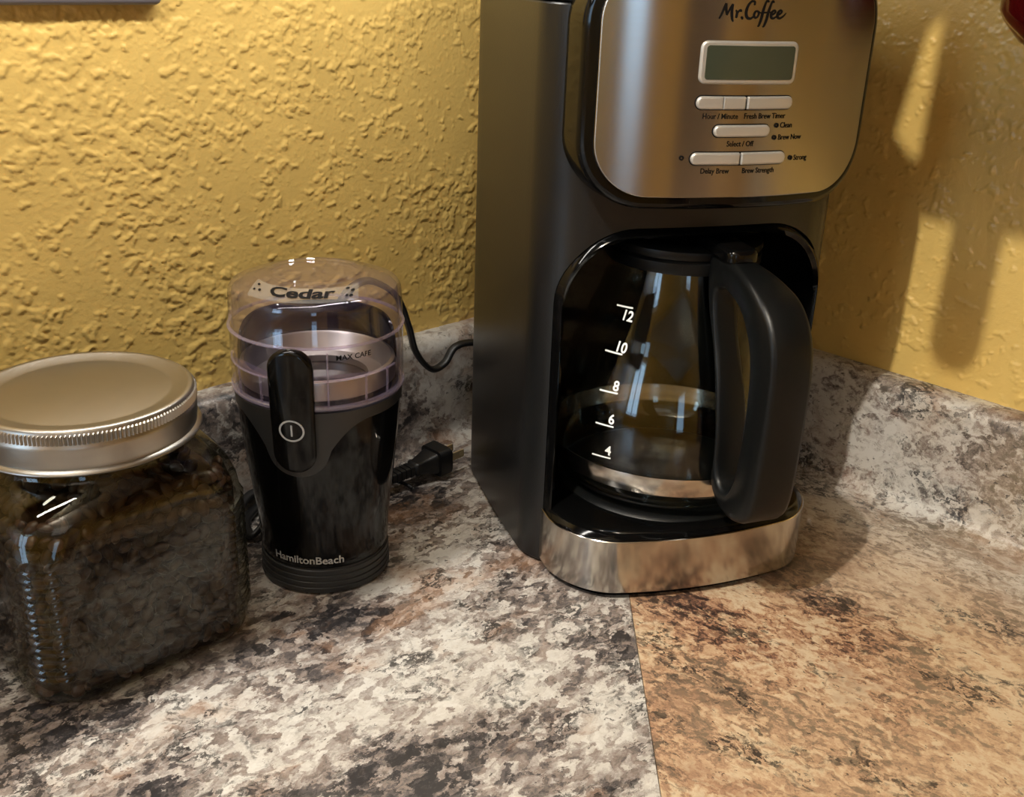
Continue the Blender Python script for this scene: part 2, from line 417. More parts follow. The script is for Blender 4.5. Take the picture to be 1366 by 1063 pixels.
# ------------------------------------------------------------------ structure: walls
CEIL_Z, FLOOR_Z, FAR = 1.6, -0.91, 3.2
def plaster(u, z, amp, dens):
    x, y = u * 1230.0, z * 1230.0                                     # mm
    wx = x + 5.0 * (fbm(x / 9, y / 9 + 50, 2) - 0.5); wy = y + 5.0 * (fbm(x / 9 + 91, y / 9, 2) - 0.5)
    cl = fbm(x / 62 + 9, y / 62 + 4, 2)
    n1 = fbm(wx / 7.5, wy / 6.5, 3, 0.55) + 0.38 * (cl - 0.5) + dens
    lump = sstep(0.56, 0.70, n1) * (0.75 + 0.5 * fbm(x / 3.2, y / 3.2, 2))
    n2 = fbm(wx / 3.1 + 200, wy / 3.1 + 77, 2) + 0.25 * (cl - 0.5) + dens * 0.7
    drop = sstep(0.68, 0.80, n2)
    wave = fbm(x / 45, y / 45, 2) - 0.5
    return amp * (1.25 * lump + 0.6 * drop + 0.5 * wave + 0.16 * fbm(x / 2.2, y / 2.2, 2)) * 0.001
def axis(lo, d0, d1, hi, step, coarse=0.06):
    a = list(np.arange(lo, d0 - coarse * 0.5, coarse)); b = list(np.arange(d0, d1, step)); c = list(np.arange(d1, hi, coarse)) + [hi]
    return np.array(a + b + c)
def plaster_wall(name, us, zs, fn, amp, dens, box):
    U, Z = np.meshgrid(us, zs, indexing='ij')
    f = sstep(box[0] - 0.02, box[0], U) * (1 - sstep(box[1], box[1] + 0.02, U)) * sstep(box[2] - 0.02, box[2], Z) * (1 - sstep(box[3], box[3] + 0.01, Z))
    D = plaster(U, Z, amp, dens) * f
    P = fn(U, D); nu, nz = U.shape
    V = np.stack([P[0], P[1], Z], -1).reshape(-1, 3)
    i = np.arange(nu - 1)[:, None] * nz + np.arange(nz - 1)[None, :]; i = i.ravel()
    F = np.stack([i, i + nz, i + nz + 1, i + 1], -1)
    me = bpy.data.meshes.new(name); me.vertices.add(len(V)); me.vertices.foreach_set('co', V.ravel())
    me.loops.add(F.size); me.loops.foreach_set('vertex_index', F.ravel())
    me.polygons.add(len(F)); me.polygons.foreach_set('loop_start', np.arange(0, F.size, 4))
    me.update(calc_edges=True); me.validate()
    me.polygons.foreach_set('use_smooth', [True] * len(me.polygons)); me.materials.append(M_WALL)
    o = bpy.data.objects.new(name, me); COL.objects.link(o); return struct(o)
K2 = 0.70711
zs = axis(FLOOR_Z, 0.085, 0.372, CEIL_Z, 0.00095)
plaster_wall('wall_left', axis(0.0, 0.10, 0.66, FAR, 0.00095), zs, lambda a, d: (0.0789 - (a - d) * K2, 0.9499 - (a + d) * K2), 0.58, 0.012, (0.12, 0.64, 0.07, 0.37))
plaster_wall('wall_right', axis(0.0, 0.17, 0.50, FAR, 0.00095), zs, lambda p, d: (0.0789 - (d - p) * K2, 0.9499 - (d + p) * K2), 0.62, -0.02, (0.18, 0.48, 0.07, 0.37))
def quad(name, pts, mat):
    return struct(mesh_obj(name, pts, [tuple(range(len(pts)))], mat, smooth=False))
quad('floor', [AP(0, 0, FLOOR_Z), AP(FAR, 0, FLOOR_Z), AP(FAR, FAR, FLOOR_Z), AP(0, FAR, FLOOR_Z)], M_FLOOR)
quad('ceiling', [AP(0, 0, CEIL_Z), AP(FAR, 0, CEIL_Z), AP(FAR, FAR, CEIL_Z), AP(0, FAR, CEIL_Z)], M_CEIL)
M_WALL2 = paint_mat('yellow_paint_far', rgb(204, 168, 90), 0.4)
FA0, FA1, FZ0, FZ1 = 2.45, 3.05, 0.05, 1.25
V = []; F = []
for (a0, a1, z0, z1) in ((0, FA0, FLOOR_Z, CEIL_Z), (FA1, FAR, FLOOR_Z, CEIL_Z), (FA0, FA1, FLOOR_Z, FZ0), (FA0, FA1, FZ1, CEIL_Z)):
    b = len(V); V += [AP(a0, FAR, z0), AP(a1, FAR, z0), AP(a1, FAR, z1), AP(a0, FAR, z1)]; F.append((b, b + 1, b + 2, b + 3))
struct(mesh_obj('wall_front', V, F, M_WALL2, smooth=False))
# wall opposite the right wall, with a window opening
WP0, WP1, WZ0, WZ1 = 0.06, 0.62, 0.25, 1.35
V = []; F = []
for (p0, p1, z0, z1) in ((0, WP0, FLOOR_Z, CEIL_Z), (WP1, FAR, FLOOR_Z, CEIL_Z), (WP0, WP1, FLOOR_Z, WZ0), (WP0, WP1, WZ1, CEIL_Z)):
    b = len(V); V += [AP(FAR, p0, z0), AP(FAR, p1, z0), AP(FAR, p1, z1), AP(FAR, p0, z1)]; F.append((b, b + 1, b + 2, b + 3))
struct(mesh_obj('wall_opposite', V, F, M_WALL2, smooth=False))
m, nt, b = new_mat('daylight_sky'); b.inputs['Base Color'].default_value = (0, 0, 0, 1)
b.inputs['Emission Color'].default_value = (0.50, 0.74, 1.0, 1); b.inputs['Emission Strength'].default_value = 8.0; M_SKY = m
win = struct(mesh_obj('window_1', [AP(FAR + 0.04, WP0, WZ0), AP(FAR + 0.04, WP1, WZ0), AP(FAR + 0.04, WP1, WZ1), AP(FAR + 0.04, WP0, WZ1)], [(0, 1, 2, 3)], M_SKY, smooth=False))
M_TRIM = simple('window_white', rgb(225, 222, 214), 0.5, var=0.02)
def ap_box(name, a0, a1, p0, p1, z0, z1, mat, parent=None, bev=0.002):
    bm = bmesh.new(); bmesh.ops.create_cube(bm, size=1)
    if bev:
        for v in bm.verts: v.co = Vector(((v.co.x + 0.5) * (a1 - a0), (v.co.y + 0.5) * (p1 - p0), (v.co.z + 0.5) * (z1 - z0)))
        bmesh.ops.bevel(bm, geom=list(bm.edges), offset=bev, segments=2, affect='EDGES')
        for v in bm.verts: v.co = AP(a0 + v.co.x, p0 + v.co.y, z0 + v.co.z)
    else:
        for v in bm.verts: v.co = AP(a0 + (v.co.x + 0.5) * (a1 - a0), p0 + (v.co.y + 0.5) * (p1 - p0), z0 + (v.co.z + 0.5) * (z1 - z0))
    return bm_obj(name, bm, mat, parent)
for (p0, p1, z0, z1) in ((WP0 - .03, WP0 + .02, WZ0 - .03, WZ1 + .03), (WP1 - .02, WP1 + .03, WZ0 - .03, WZ1 + .03), (WP0, WP1, WZ0 - .03, WZ0 + .02), (WP0, WP1, WZ1 - .02, WZ1 + .03), ((WP0 + WP1) / 2 - .02, (WP0 + WP1) / 2 + .02, WZ0, WZ1)):
    ap_box('window_frame', FAR - .03, FAR + .03, p0, p1, z0, z1, M_TRIM, win)

M_SKY2 = M_SKY.copy(); M_SKY2.node_tree.nodes['Principled BSDF'].inputs['Emission Strength'].default_value = 4.0
win = struct(mesh_obj('added_window', [AP(FA0, FAR + 0.04, FZ0), AP(FA1, FAR + 0.04, FZ0), AP(FA1, FAR + 0.04, FZ1), AP(FA0, FAR + 0.04, FZ1)], [(0, 1, 2, 3)], M_SKY2, smooth=False))  # unseen window added to put a bluish edge reflection on the steel panel
for (a0, a1, z0, z1) in ((FA0 - .03, FA0 + .02, FZ0 - .03, FZ1 + .03), (FA1 - .02, FA1 + .03, FZ0 - .03, FZ1 + .03), (FA0, FA1, FZ0 - .03, FZ0 + .02), (FA0, FA1, FZ1 - .02, FZ1 + .03)):
    ap_box('window_frame', a0, a1, FAR - .03, FAR + .03, z0, z1, M_TRIM, win)
M_DOOR = simple('dark_door', rgb(104, 88, 74), 0.4, var=0.15, vscale=10)
door = struct(ap_box('added_door', 0.75, 1.55, FAR - 0.03, FAR - 0.002, FLOOR_Z, 1.15, M_DOOR))  # unseen door added as a darker band for the steel panel to reflect
for z0, z1 in ((-0.75, 0.05), (0.17, 1.0)):
    for a0 in (0.86, 1.19): ap_box('panel', a0, a0 + 0.25, FAR - 0.038, FAR - 0.029, z0, z1, M_DOOR, door, 0.004)

# ------------------------------------------------------------------ counter tops (post-formed, mitred in the corner)
def counter_profile():
    P = [(0.0, 0.0925), (0.008, 0.0925)]
    for k in range(1, 9):
        t = PI / 2 * k / 8; P.append((0.008 + 0.012 * math.sin(t), 0.0805 + 0.012 * math.cos(t)))
    for z in (0.06, 0.04, 0.025): P.append((0.02, z))
    for k in range(0, 9):
        t = PI / 2 * k / 8; P.append((0.034 - 0.014 * math.cos(t), 0.014 - 0.014 * math.sin(t)))
    P += [(0.2, 0.0), (0.4, 0.0), (0.61, 0.0)]
    for k in range(1, 9):
        t = PI / 2 * k / 8; P.append((0.61 + 0.014 * math.sin(t), -0.014 + 0.014 * math.cos(t)))
    P += [(0.624, -0.034), (0.60, -0.034), (0.60, -0.022), (0.0, -0.022)]
    return P
CP = counter_profile(); GAP = 0.00022
def counter(name, mat, left):
    n = len(CP); f = (lambda al, d, z: AP(al, d, z)) if left else (lambda al, d, z: AP(d, al, z))
    V = [f(d + GAP * 1.414, d, z) for d, z in CP] + [f(2.4, d, z) for d, z in CP]
    F = [(k, (k + 1) % n, n + (k + 1) % n, n + k) for k in range(n)]
    F += [tuple(range(n)), tuple(range(2 * n - 1, n - 1, -1))]
    return mesh_obj(name, V, F, mat, None, True, 35)
tag(counter('countertop', M_GRAN_L, True), 'grey and cream granite-look countertop with backsplash under the jar and grinder', 'countertop', 'mitred countertop halves')
tag(counter('countertop', M_GRAN_R, False), 'orange tan granite-look countertop with backsplash right of the seam', 'countertop', 'mitred countertop halves')
for left in (True, False):       # base cabinets that carry the tops
    q = ('left', 'grey') if left else ('right', 'tan')
    t = thing('base_cabinet', 'oak base cabinet beneath the %s half of the countertop' % q[1], 'cabinet', AP(0.7, 0.3, FLOOR_Z) if left else AP(0.3, 0.7, FLOOR_Z), 0, 'base cabinets')
    t_inv = Matrix.Translation(t.location).inverted()
    g = (lambda n_, a0, a1, p0, p1, z0, z1, par: ap_box(n_, a0, a1, p0, p1, z0, z1, M_WOOD, par)) if left else (lambda n_, a0, a1, p0, p1, z0, z1, par: ap_box(n_, p0, p1, a0, a1, z0, z1, M_WOOD, par))
    parts = [g('body', 0.02 if left else 0.62, 2.3, 0.02, 0.57, FLOOR_Z, -0.0225, None)]
    for k in range(3): parts.append(g('door', 0.66 + k * 0.54, 1.18 + k * 0.54, 0.57, 0.59, FLOOR_Z + 0.1, -0.06, None))
    for o in parts: o.parent = t; o.matrix_parent_inverse = t_inv

# wall cabinets above the counter (they shade the corner from the hanging bulb)
CB = 0.508
def reparent(parts, t):
    inv = Matrix.Translation(t.location).inverted()
    for o in parts: o.parent = t; o.matrix_parent_inverse = inv
t = thing('wall_cabinet', 'oak wall cabinet above the jar and grinder, out of the top of the picture', 'cabinet', AP(0.9, 0.12, CB))
reparent([ap_box('body', 0.02, 1.30, 0.003, 0.242, CB, 1.25, M_WOOD)] + [ap_box('door', 0.12 + k * 0.39, 0.505 + k * 0.39, 0.2425, 0.262, CB + 0.0, 1.24, M_WOOD, bev=0.004) for k in range(3)], t)
t = thing('wall_cabinet', 'oak wall cabinet above the right counter, out of the top of the picture', 'cabinet', AP(0.15, 0.9, CB))
reparent([ap_box('body', 0.003, 0.285, 0.322, 1.85, CB, 1.25, M_WOOD)] + [ap_box('door', 0.2855, 0.305, 0.322 + k * 0.505, 0.822 + k * 0.505, CB, 1.24, M_WOOD, bev=0.004) for k in range(3)], t)
# unseen board added between the cabinets; its slot shapes a slanted light strip
def slot_board(name, poly, a0, a1, mat, label):
    V = [AP(a0, p, z) for p, z in poly] + [AP(a1, p, z) for p, z in poly]; n = len(poly)
    F = [tuple(range(n)), tuple(range(2 * n - 1, n - 1, -1))] + [(k, (k + 1) % n, n + (k + 1) % n, n + k) for k in range(n)]
    return tag(mesh_obj(name, V, F, mat, smooth=False), label, 'slot_board')
SL = [(0.3045, 0.537), (0.3165, 0.526), (0.3235, 0.606), (0.3195, 0.612), (0.3155, 0.608)]  # slot outline shaped so the bulb throws a slanted strip
slot_board('light_slot_board', [(0.2625, CB), (0.3215, CB), (0.3215, 0.5255), SL[1], SL[0], SL[4], SL[3], (0.3215, 0.612), (0.3215, 1.24), (0.2625, 1.24)], 0.287, 0.304, M_WOOD, 'oak board added between the two wall cabinets to shape a strip of light, above the picture')
t = thing('under_cabinet_lamp', 'slim white light bar under the cabinet above the grinder', 'lamp', AP(0.5, 0.11, 0.49))
ho = ap_box('housing', 0.17, 0.83, 0.090, 0.130, 0.4885, 0.5075, M_TRIM); reparent([ho], t)
# bulb
t = thing('pendant_bulb', 'bare round bulb hanging from the ceiling behind the camera', 'lamp', BULB)
m, nt, b = new_mat('bulb_white'); b.inputs['Base Color'].default_value = (1, 1, 1, 1); b.inputs['Emission Color'].default_value = (1, .8, .55, 1); b.inputs['Emission Strength'].default_value = 0.0
lathe_obj('socket', [(0, 0.02), (0.014, 0.02), (0.014, 0.05), (0.004, 0.055), (0.0025, CEIL_Z - BULB.z), (0, CEIL_Z - BULB.z)], M_RUBBER, t, 20)
# unseen hanging shape added to cast the rounded tongue shadow on the right wall
t = thing('hanging_shadow_caster', 'black shape added to cast a shadow, hanging under the right wall cabinet, above the picture', 'shadow_caster', AP(0.275, 0.359, CB))
pp = rrect(-0.0140, 0.0140, -0.106, -0.012, [0.0138, 0.0138, 0.004, 0.004])
shadow_tongue = pad(pp, -0.002, 0.002, 0.001, lambda s, z, d: (-(d - s) * K2, -(d + s) * K2, z), 'shadow_tongue', M_RUBBER, t)
hk = catmull([(0, 0, -0.012), (0, 0, -0.006), (0, 0, 0.0)], 3); V, F = sweep(hk, circ(0.0015, 8), up=Vector((1, 0, 0))); mesh_obj('hook', V, F, M_SILVER, t)

# ------------------------------------------------------------------ wall plate (top left)
t = thing('wall_plate', 'grey wall switch cover on the yellow wall in the top left corner', 'wall plate', AP(0.48, 0.0, 0.395))
PLA, PLZ = 0.418, 0.3385
pl = pad(rrect(PLA - 0.0, PLA + 0.116, PLZ, PLZ + 0.115, 0.004, 4), 0.0, 0.0075, 0.003, lambda s, z, d: AP(s, d + 0.0008, z), 'plate', M_PLATE)
parts = [pl]
for k in range(2):
    parts.append(pad(rrect(PLA + 0.017 + 0.046 * k, PLA + 0.053 + 0.046 * k, PLZ + 0.022, PLZ + 0.093, 0.004, 4), 0.006, 0.0105, 0.002, lambda s, z, d: AP(s, d, z), 'rocker_switch', M_PLATE))
reparent(parts, t)

# ------------------------------------------------------------------ coffee maker
MK = thing('coffee_maker', 'black drip coffee maker with brushed steel control panel in the corner', 'coffee maker', (0.11158, 0.5778, 0), math.radians(18))
CX = 0.0125
def plan(hw, yf, yb, bow, rf, rb, n=14, sidebow=0.0):
    """plan outline CCW (seen from above), front at small y, bowed forwards by bow"""
    P = rrect(-hw, hw, yf, yb, [rf, rf, rb, rb], n)
    Q = []
    for i in range(len(P)):                      # densify the long edges
        a, c = P[i], P[(i + 1) % len(P)]; d = math.hypot(c[0] - a[0], c[1] - a[1]); k = max(1, int(d / 0.008))
        Q += [(a[0] + (c[0] - a[0]) * j / k, a[1] + (c[1] - a[1]) * j / k) for j in range(k)]
    R = []
    for x, y in Q:
        wgt = max(0.0, 1 - (y - yf) / (yb - yf)) ** 2
        y2 = y - bow * (1 - (x / hw) ** 2) * wgt
        ty = (y - yf) / (yb - yf); x2 = x * (1 + sidebow * (1 - (2 * ty - 1) ** 2) / hw)
        R.append((CX + x2, y2))
    return R
def extr(P, levels):
    """levels: (z, inset)"""
    return stack([[(x, y, z) for x, y in (offset(P, d) if d else P)] for z, d in levels])
BODY = plan(0.0985, 0.046, 0.217, 0.010, 0.026, 0.03, sidebow=0.002)
V, F = extr(BODY, [(0.0015, 0.002), (0.0035, 0.0), (0.30, 0.0), (0.3485, 0.0), (0.3495, 0.001)])
body = mesh_obj('body', V, F, M_BODY, MK)
# brew bay cut out of the body
HWI, HWO, ZT = 0.0845, 0.0895, 0.2275
def arch(hw, zt, r, zb, n=14):
    P = [(-hw, zb)]
    for k in range(n + 1):
        t = PI - PI / 2 * k / n; P.append((-hw + r + r * math.cos(t), zt - r + r * math.sin(t)))
    m_ = 8
    for k in range(1, m_): P.append((-hw + r + (2 * hw - 2 * r) * k / m_, zt))
    for k in range(n + 1):
        t = PI / 2 - PI / 2 * k / n; P.append((hw - r + r * math.cos(t), zt - r + r * math.sin(t)))
    P.append((hw, zb)); return P
AO = arch(HWO, ZT, 0.046, -0.01)
V, F = stack([[(CX + x, -0.05, z) for x, z in AO], [(CX + x, 0.185, z) for x, z in AO]])
cut = mesh_obj('cut', V, F, M_BODY, MK)
mod = body.modifiers.new('b', 'BOOLEAN'); mod.operation = 'DIFFERENCE'; mod.object = cut; mod.solver = 'EXACT'
dg = bpy.context.evaluated_depsgraph_get(); me = bpy.data.meshes.new_from_object(body.evaluated_get(dg)); body.modifiers.clear(); body.data = me
bpy.data.objects.remove(cut)
me.polygons.foreach_set('use_smooth', [True] * len(me.polygons)); me.set_sharp_from_angle(angle=math.radians(35))
# liner of the bay: glossy tunnel with a proud rim
AI = arch(HWI, ZT - 0.006, 0.042, 0.03); AO = arch(HWO - 0.0004, ZT - 0.0004, 0.0458, 0.03)
fr = lambda s: 0.0335 + 0.0115 * (s / 0.09) ** 2
AM = [((a[0] + c[0]) / 2, (a[1] + c[1]) / 2) for a, c in zip(AI, AO)]
rings = [[(CX + x, 0.18, z) for x, z in AO], [(CX + x, fr(x) + 0.001, z) for x, z in AO], [(CX + x, fr(x) - 0.0015, z) for x, z in AM], [(CX + x, fr(x) + 0.001, z) for x, z in AI], [(CX + x, 0.172, z) for x, z in AI]]
V, F = [], []; n = len(AO)
for R in rings: V += R
for i in range(len(rings) - 1):
    for k in range(n - 1): F.append((i * n + k, i * n + k + 1, (i + 1) * n + k + 1, (i + 1) * n + k))
F.append(tuple(4 * n + k for k in range(n))); F.append(tuple(k for k in range(n)))
mesh_obj('bay_liner', V, F, M_GLOSS, MK, True, 50)
lathe_obj('brew_spout', [(0, 0.2215), (0.010, 0.2215), (0.012, 0.2218), (0.014, 0.2223), (0, 0.2223)], M_GLOSS, MK, 40, (0.0185, 0.078))
# lid
V, F = extr(offset(BODY, 0.0004), [(0.3503, 0.0006), (0.3509, 0.0), (0.366, 0.0), (0.370, 0.0015), (0.3725, 0.005), (0.3735, 0.012)])
mesh_obj('water_lid', V, F, M_BODY, MK)
# head housing and steel panel (columns over the bowed front)
def fpan(s): return 0.003 + 0.017 * (s / 0.082) ** 2
PM = lambda s, z, d: (CX + s, fpan(s) - d, z)
pad(rrect(-0.0895, 0.0895, 0.2445, 0.3765, 0.036, 14), -0.055, -0.0028, 0.0035, PM, 'panel_housing', M_GLOSS, MK)
pad(rrect(-0.0822, 0.0822, 0.2518, 0.371, 0.029, 14), -0.0045, 0.0, 0.0006, PM, 'steel_panel', M_STEEL, MK, origin=(CX, 0.25, 0.0))
# display
pad(rrect(-0.0315, 0.0258, 0.3125, 0.3345, 0.0038, 6), -0.0005, 0.0016, 0.0012, PM, 'display_bezel', M_SILVER, MK)
pad(rrect(-0.0288, 0.0231, 0.3150, 0.3322, 0.0016, 4), 0.0006, 0.0019, 0.0002, PM, 'display_screen', M_LCD, MK)
def button(s0, s1, z0, z1, rl, rr_):
    return pad(rrect(s0, s1, z0, z1, [rl, rr_, rr_, rl], 6), -0.0003, 0.0022, 0.0011, PM, 'button', M_SILVER, MK)
def recess(s0, s1, z0, z1): pad(rrect(s0, s1, z0, z1, (z1 - z0) / 2 - 0.0002, 6), -0.0003, 0.0004, 0.0001, PM, 'button_recess', M_INK, MK)
recess(-0.0320, 0.0263, 0.2991, 0.3069); recess(-0.0208, 0.0138, 0.2846, 0.2919); recess(-0.0322, 0.0261, 0.2696, 0.2773)
button(-0.0315, -0.0169, 0.2996, 0.3064, 0.0032, 0.0004); button(-0.0168, -0.0036, 0.2996, 0.3064, 0.0004, 0.0008); button(-0.0028, 0.0258, 0.2996, 0.3064, 0.0008, 0.0032)
button(-0.0203, 0.0133, 0.2851, 0.2914, 0.003, 0.003)
button(-0.0317, -0.0035, 0.2701, 0.2768, 0.0032, 0.0008); button(-0.0028, 0.0256, 0.2701, 0.2768, 0.0008, 0.0032)
for body_, s, z, al in (('Hour / Minute', -0.0168, 0.2958, 'CENTER'), ('Fresh Brew Timer', 0.0100, 0.2959, 'CENTER'), ('Select / Off', -0.0035, 0.2812, 'CENTER'), ('Delay Brew', -0.0168, 0.2666, 'CENTER'), ('Brew Strength', 0.0098, 0.2666, 'CENTER'), ('Clean', 0.0204, 0.2908, 'LEFT'), ('Brew Now', 0.0200, 0.2843, 'LEFT'), ('Strong', 0.0326, 0.2727, 'LEFT')):
    text_on('label_text', body_, 0.0041, s, z, PM, M_INK, MK, align=al, sx=0.86, bold=0.00005)
for s, z in ((0.0180, 0.2909), (0.0175, 0.2844), (0.0302, 0.2729), (-0.0364, 0.2737)):
    V, F = lathe([(0.0006, 0), (0.0013, 0), (0.0013, 0.0006), (0.0006, 0.0006)], 18, closed=True)
    mesh_obj('indicator_light', [PM(s + x, z + y, d) for x, y, d in V], F, M_INK, MK)
# brand lettering in brush script, drawn as strokes (unit: mm from lower left of the M)
def LT(pts, wid): return ([(x, y) for x, y in pts], wid)
W1 = 1.15
strokes = [
    LT([(0.2, 0.0), (1.5, 2.6), (2.9, 6.6), (3.3, 7.6)], [0.7, 1.1, 1.2, 0.9]),
    LT([(3.3, 7.6), (3.6, 4.4), (4.2, 1.8)], [1.1, 1.4, 0.8]),
    LT([(4.2, 1.8), (5.4, 4.6), (6.9, 7.3)], [0.8, 1.0, 0.9]),
    LT([(6.9, 7.3), (6.7, 3.8), (7.2, 0.5), (7.9, -1.3)], [1.1, 1.5, 1.4, 0.7]),
    LT([(8.8, 4.4), (9.6, 3.4), (9.5, 1.4), (9.3, 0.5)], [0.7, 1.2, 1.3, 0.9]),
    LT([(9.5, 2.2), (10.5, 3.9), (11.5, 4.3), (11.9, 3.6)], [0.7, 1.0, 1.3, 0.8]),
    LT([(11.9, 0.7), (12.5, 0.9), (12.8, 0.4), (12.3, 0.2)], [0.8, 1.2, 1.2, 0.8]),
    LT([(19.0, 7.0), (18.8, 8.6), (17.2, 8.8), (15.4, 6.8), (14.6, 3.6), (15.4, 1.0), (17.4, 0.4), (19.2, 1.7)], [1.0, 1.2, 1.1, 1.3, 1.6, 1.5, 1.2, 0.7]),
    LT([(21.0, 4.2), (19.8, 3.8), (19.2, 2.2), (19.9, 0.9), (21.2, 1.4), (21.8, 3.0), (21.0, 4.2), (22.6, 3.4)], [0.9, 1.1, 1.3, 1.1, 1.0, 1.1, 0.8, 0.6]),
    LT([(27.0, 8.6), (26.2, 9.4), (25.2, 8.2), (24.2, 4.4), (23.5, 0.2), (22.6, -2.8), (21.9, -3.4)], [0.8, 1.0, 1.1, 1.5, 1.5, 1.1, 0.6]),
    LT([(30.0, 8.4), (29.4, 9.2), (28.5, 8.0), (27.4, 4.2), (26.6, 0.0), (25.6, -3.0), (24.8, -3.6)], [0.8, 1.0, 1.1, 1.5, 1.5, 1.1, 0.6]),
    LT([(22.4, 3.3), (25.4, 3.5), (29.0, 3.8)], [0.6, 0.9, 0.6]),
    LT([(28.6, 2.2), (30.4, 2.8), (31.5, 4.0), (30.6, 4.7), (29.2, 3.4), (29.2, 1.5), (30.4, 0.7), (32.4, 1.7)], [0.7, 0.9, 1.0, 1.0, 1.4, 1.4, 1.1, 0.7]),
    LT([(32.4, 2.2), (34.2, 2.9), (35.3, 4.1), (34.4, 4.8), (33.0, 3.5), (33.0, 1.6), (34.4, 0.8), (36.6, 2.0), (38.0, 3.6)], [0.7, 0.9, 1.0, 1.0, 1.4, 1.4, 1.1, 0.8, 0.4])]
strokes = [([((x * 1.02 - 23.6) / 1000, 0.3452 + y * 1.0 / 1000) for x, y in p], [ww / 1000 for ww in wd]) for p, wd in strokes]
V, F = ribbon(strokes, PM); mesh_obj('brand_lettering', V, F, M_INK, MK, smooth=False)
# base with steel band
BASE = plan(0.0905, 0.006, 0.18, 0.0145, 0.034, 0.01, sidebow=0.0)
V, F = extr(BASE, [(0.0, 0.006), (0.0045, 0.004), (0.0046, 0.0015), (0.040, 0.0015), (0.0425, 0.0012), (0.0448, 0.004), (0.0458, 0.008), (0.0452, 0.014), (0.0445, 0.018)])
mesh_obj('base', V, F, M_GLOSS, MK)
B2 = [q for q in BASE if q[1] < 0.075]; B2.sort(key=lambda q: math.atan2(q[1] - 0.075, q[0] - CX))
def strip(P, z0, z1, th):
    inn = []
    n = len(P)
    for i in range(n):
        a, c = P[max(i - 1, 0)], P[min(i + 1, n - 1)]; dx, dy = c[0] - a[0], c[1] - a[1]; l = math.hypot(dx, dy)
        inn.append((P[i][0] - dy / l * th, P[i][1] + dx / l * th))
    V, F = [], []
    for (x, y), (u, v) in zip(P, inn): V += [(x, y, z0), (x, y, z1 - 0.0004), (x * 0.75 + u * 0.25, y * 0.75 + v * 0.25, z1), (u, v, z1), (u, v, z0)]
    for i in range(n - 1):
        for k in range(5): F.append((i * 5 + k, i * 5 + (k + 1) % 5, (i + 1) * 5 + (k + 1) % 5, (i + 1) * 5 + k))
    F += [(0, 1, 2, 3, 4), tuple((n - 1) * 5 + k for k in (4, 3, 2, 1, 0))]
    return V, F
V, F = strip(B2, 0.0055, 0.0418, 0.0016)
mesh_obj('steel_band', V, F, M_STEEL2, MK, True, 40, origin=(CX, 0.09, 0))
CARX, CARY = 0.0185, 0.0765
lathe_obj('warming_plate', [(0, 0.0472), (0.066, 0.0472), (0.070, 0.0466), (0.072, 0.0446), (0.0, 0.0446)], M_HANDLE, MK, 80, (CARX, CARY))

# ------------------------------------------------------------------ carafe
ph = math.radians(18)
CAR = thing('coffee_carafe', 'empty clear glass carafe with black handle inside the coffee maker', 'carafe', (0.11158 + math.cos(ph) * CARX - math.sin(ph) * CARY, 0.5778 + math.sin(ph) * CARX + math.cos(ph) * CARY, 0.0475))
Z0 = 0.0475
GP = [(0.0, 0.0008), (0.050, 0.0005), (0.060, 0.0010), (0.068, 0.004), (0.0735, 0.010), (0.0772, 0.018), (0.079, 0.027), (0.0793, 0.036), (0.0788, 0.046), (0.0770, 0.058), (0.0738, 0.072), (0.0692, 0.086), (0.0638, 0.100), (0.0582, 0.113), (0.0528, 0.126), (0.0482, 0.139), (0.0455, 0.149), (0.0445, 0.155), (0.0460, 0.161)]
GPs = [tuple(q)[:2] for q in catmull([(r, z, 0) for r, z in GP], 4)]
inner = [(max(0.0, r - 0.0022), z + (0.0028 if r < 0.062 else 0.0012)) for r, z in GPs if z < 0.158]
lathe_obj('glass_bowl', GPs + inner[::-1], M_GLASS, CAR, 128, angle=80)
def grad(z): return float(np.interp(z, [q[1] for q in GP[2:]], [q[0] for q in GP[2:]]))
lathe_obj('steel_band', [(grad(z) + 0.0002 + e, z) for z, e in ((0.0185, 0), (0.0185, 0.0009), (0.022, 0.0012), (0.028, 0.0012), (0.0312, 0.0009), (0.0312, 0))], M_STEEL2, CAR, 128, closed=True)
lathe_obj('neck_collar', [(0.0462, 0.1515), (0.0485, 0.1515), (0.0492, 0.153), (0.0492, 0.1585), (0.0475, 0.160), (0.0462, 0.160)], M_HANDLE, CAR, 96, closed=True)
lid = lathe_obj('lid', [(r, z + 0.012) for r, z in [(0, 0.148), (0.044, 0.148), (0.0485, 0.1485), (0.0495, 0.1505), (0.0490, 0.1535), (0.0465, 0.1555), (0.040, 0.1560), (0.036, 0.1548), (0.014, 0.1548), (0.0125, 0.1575), (0.0095, 0.1600), (0, 0.1602)]], M_HANDLE, CAR, 96)
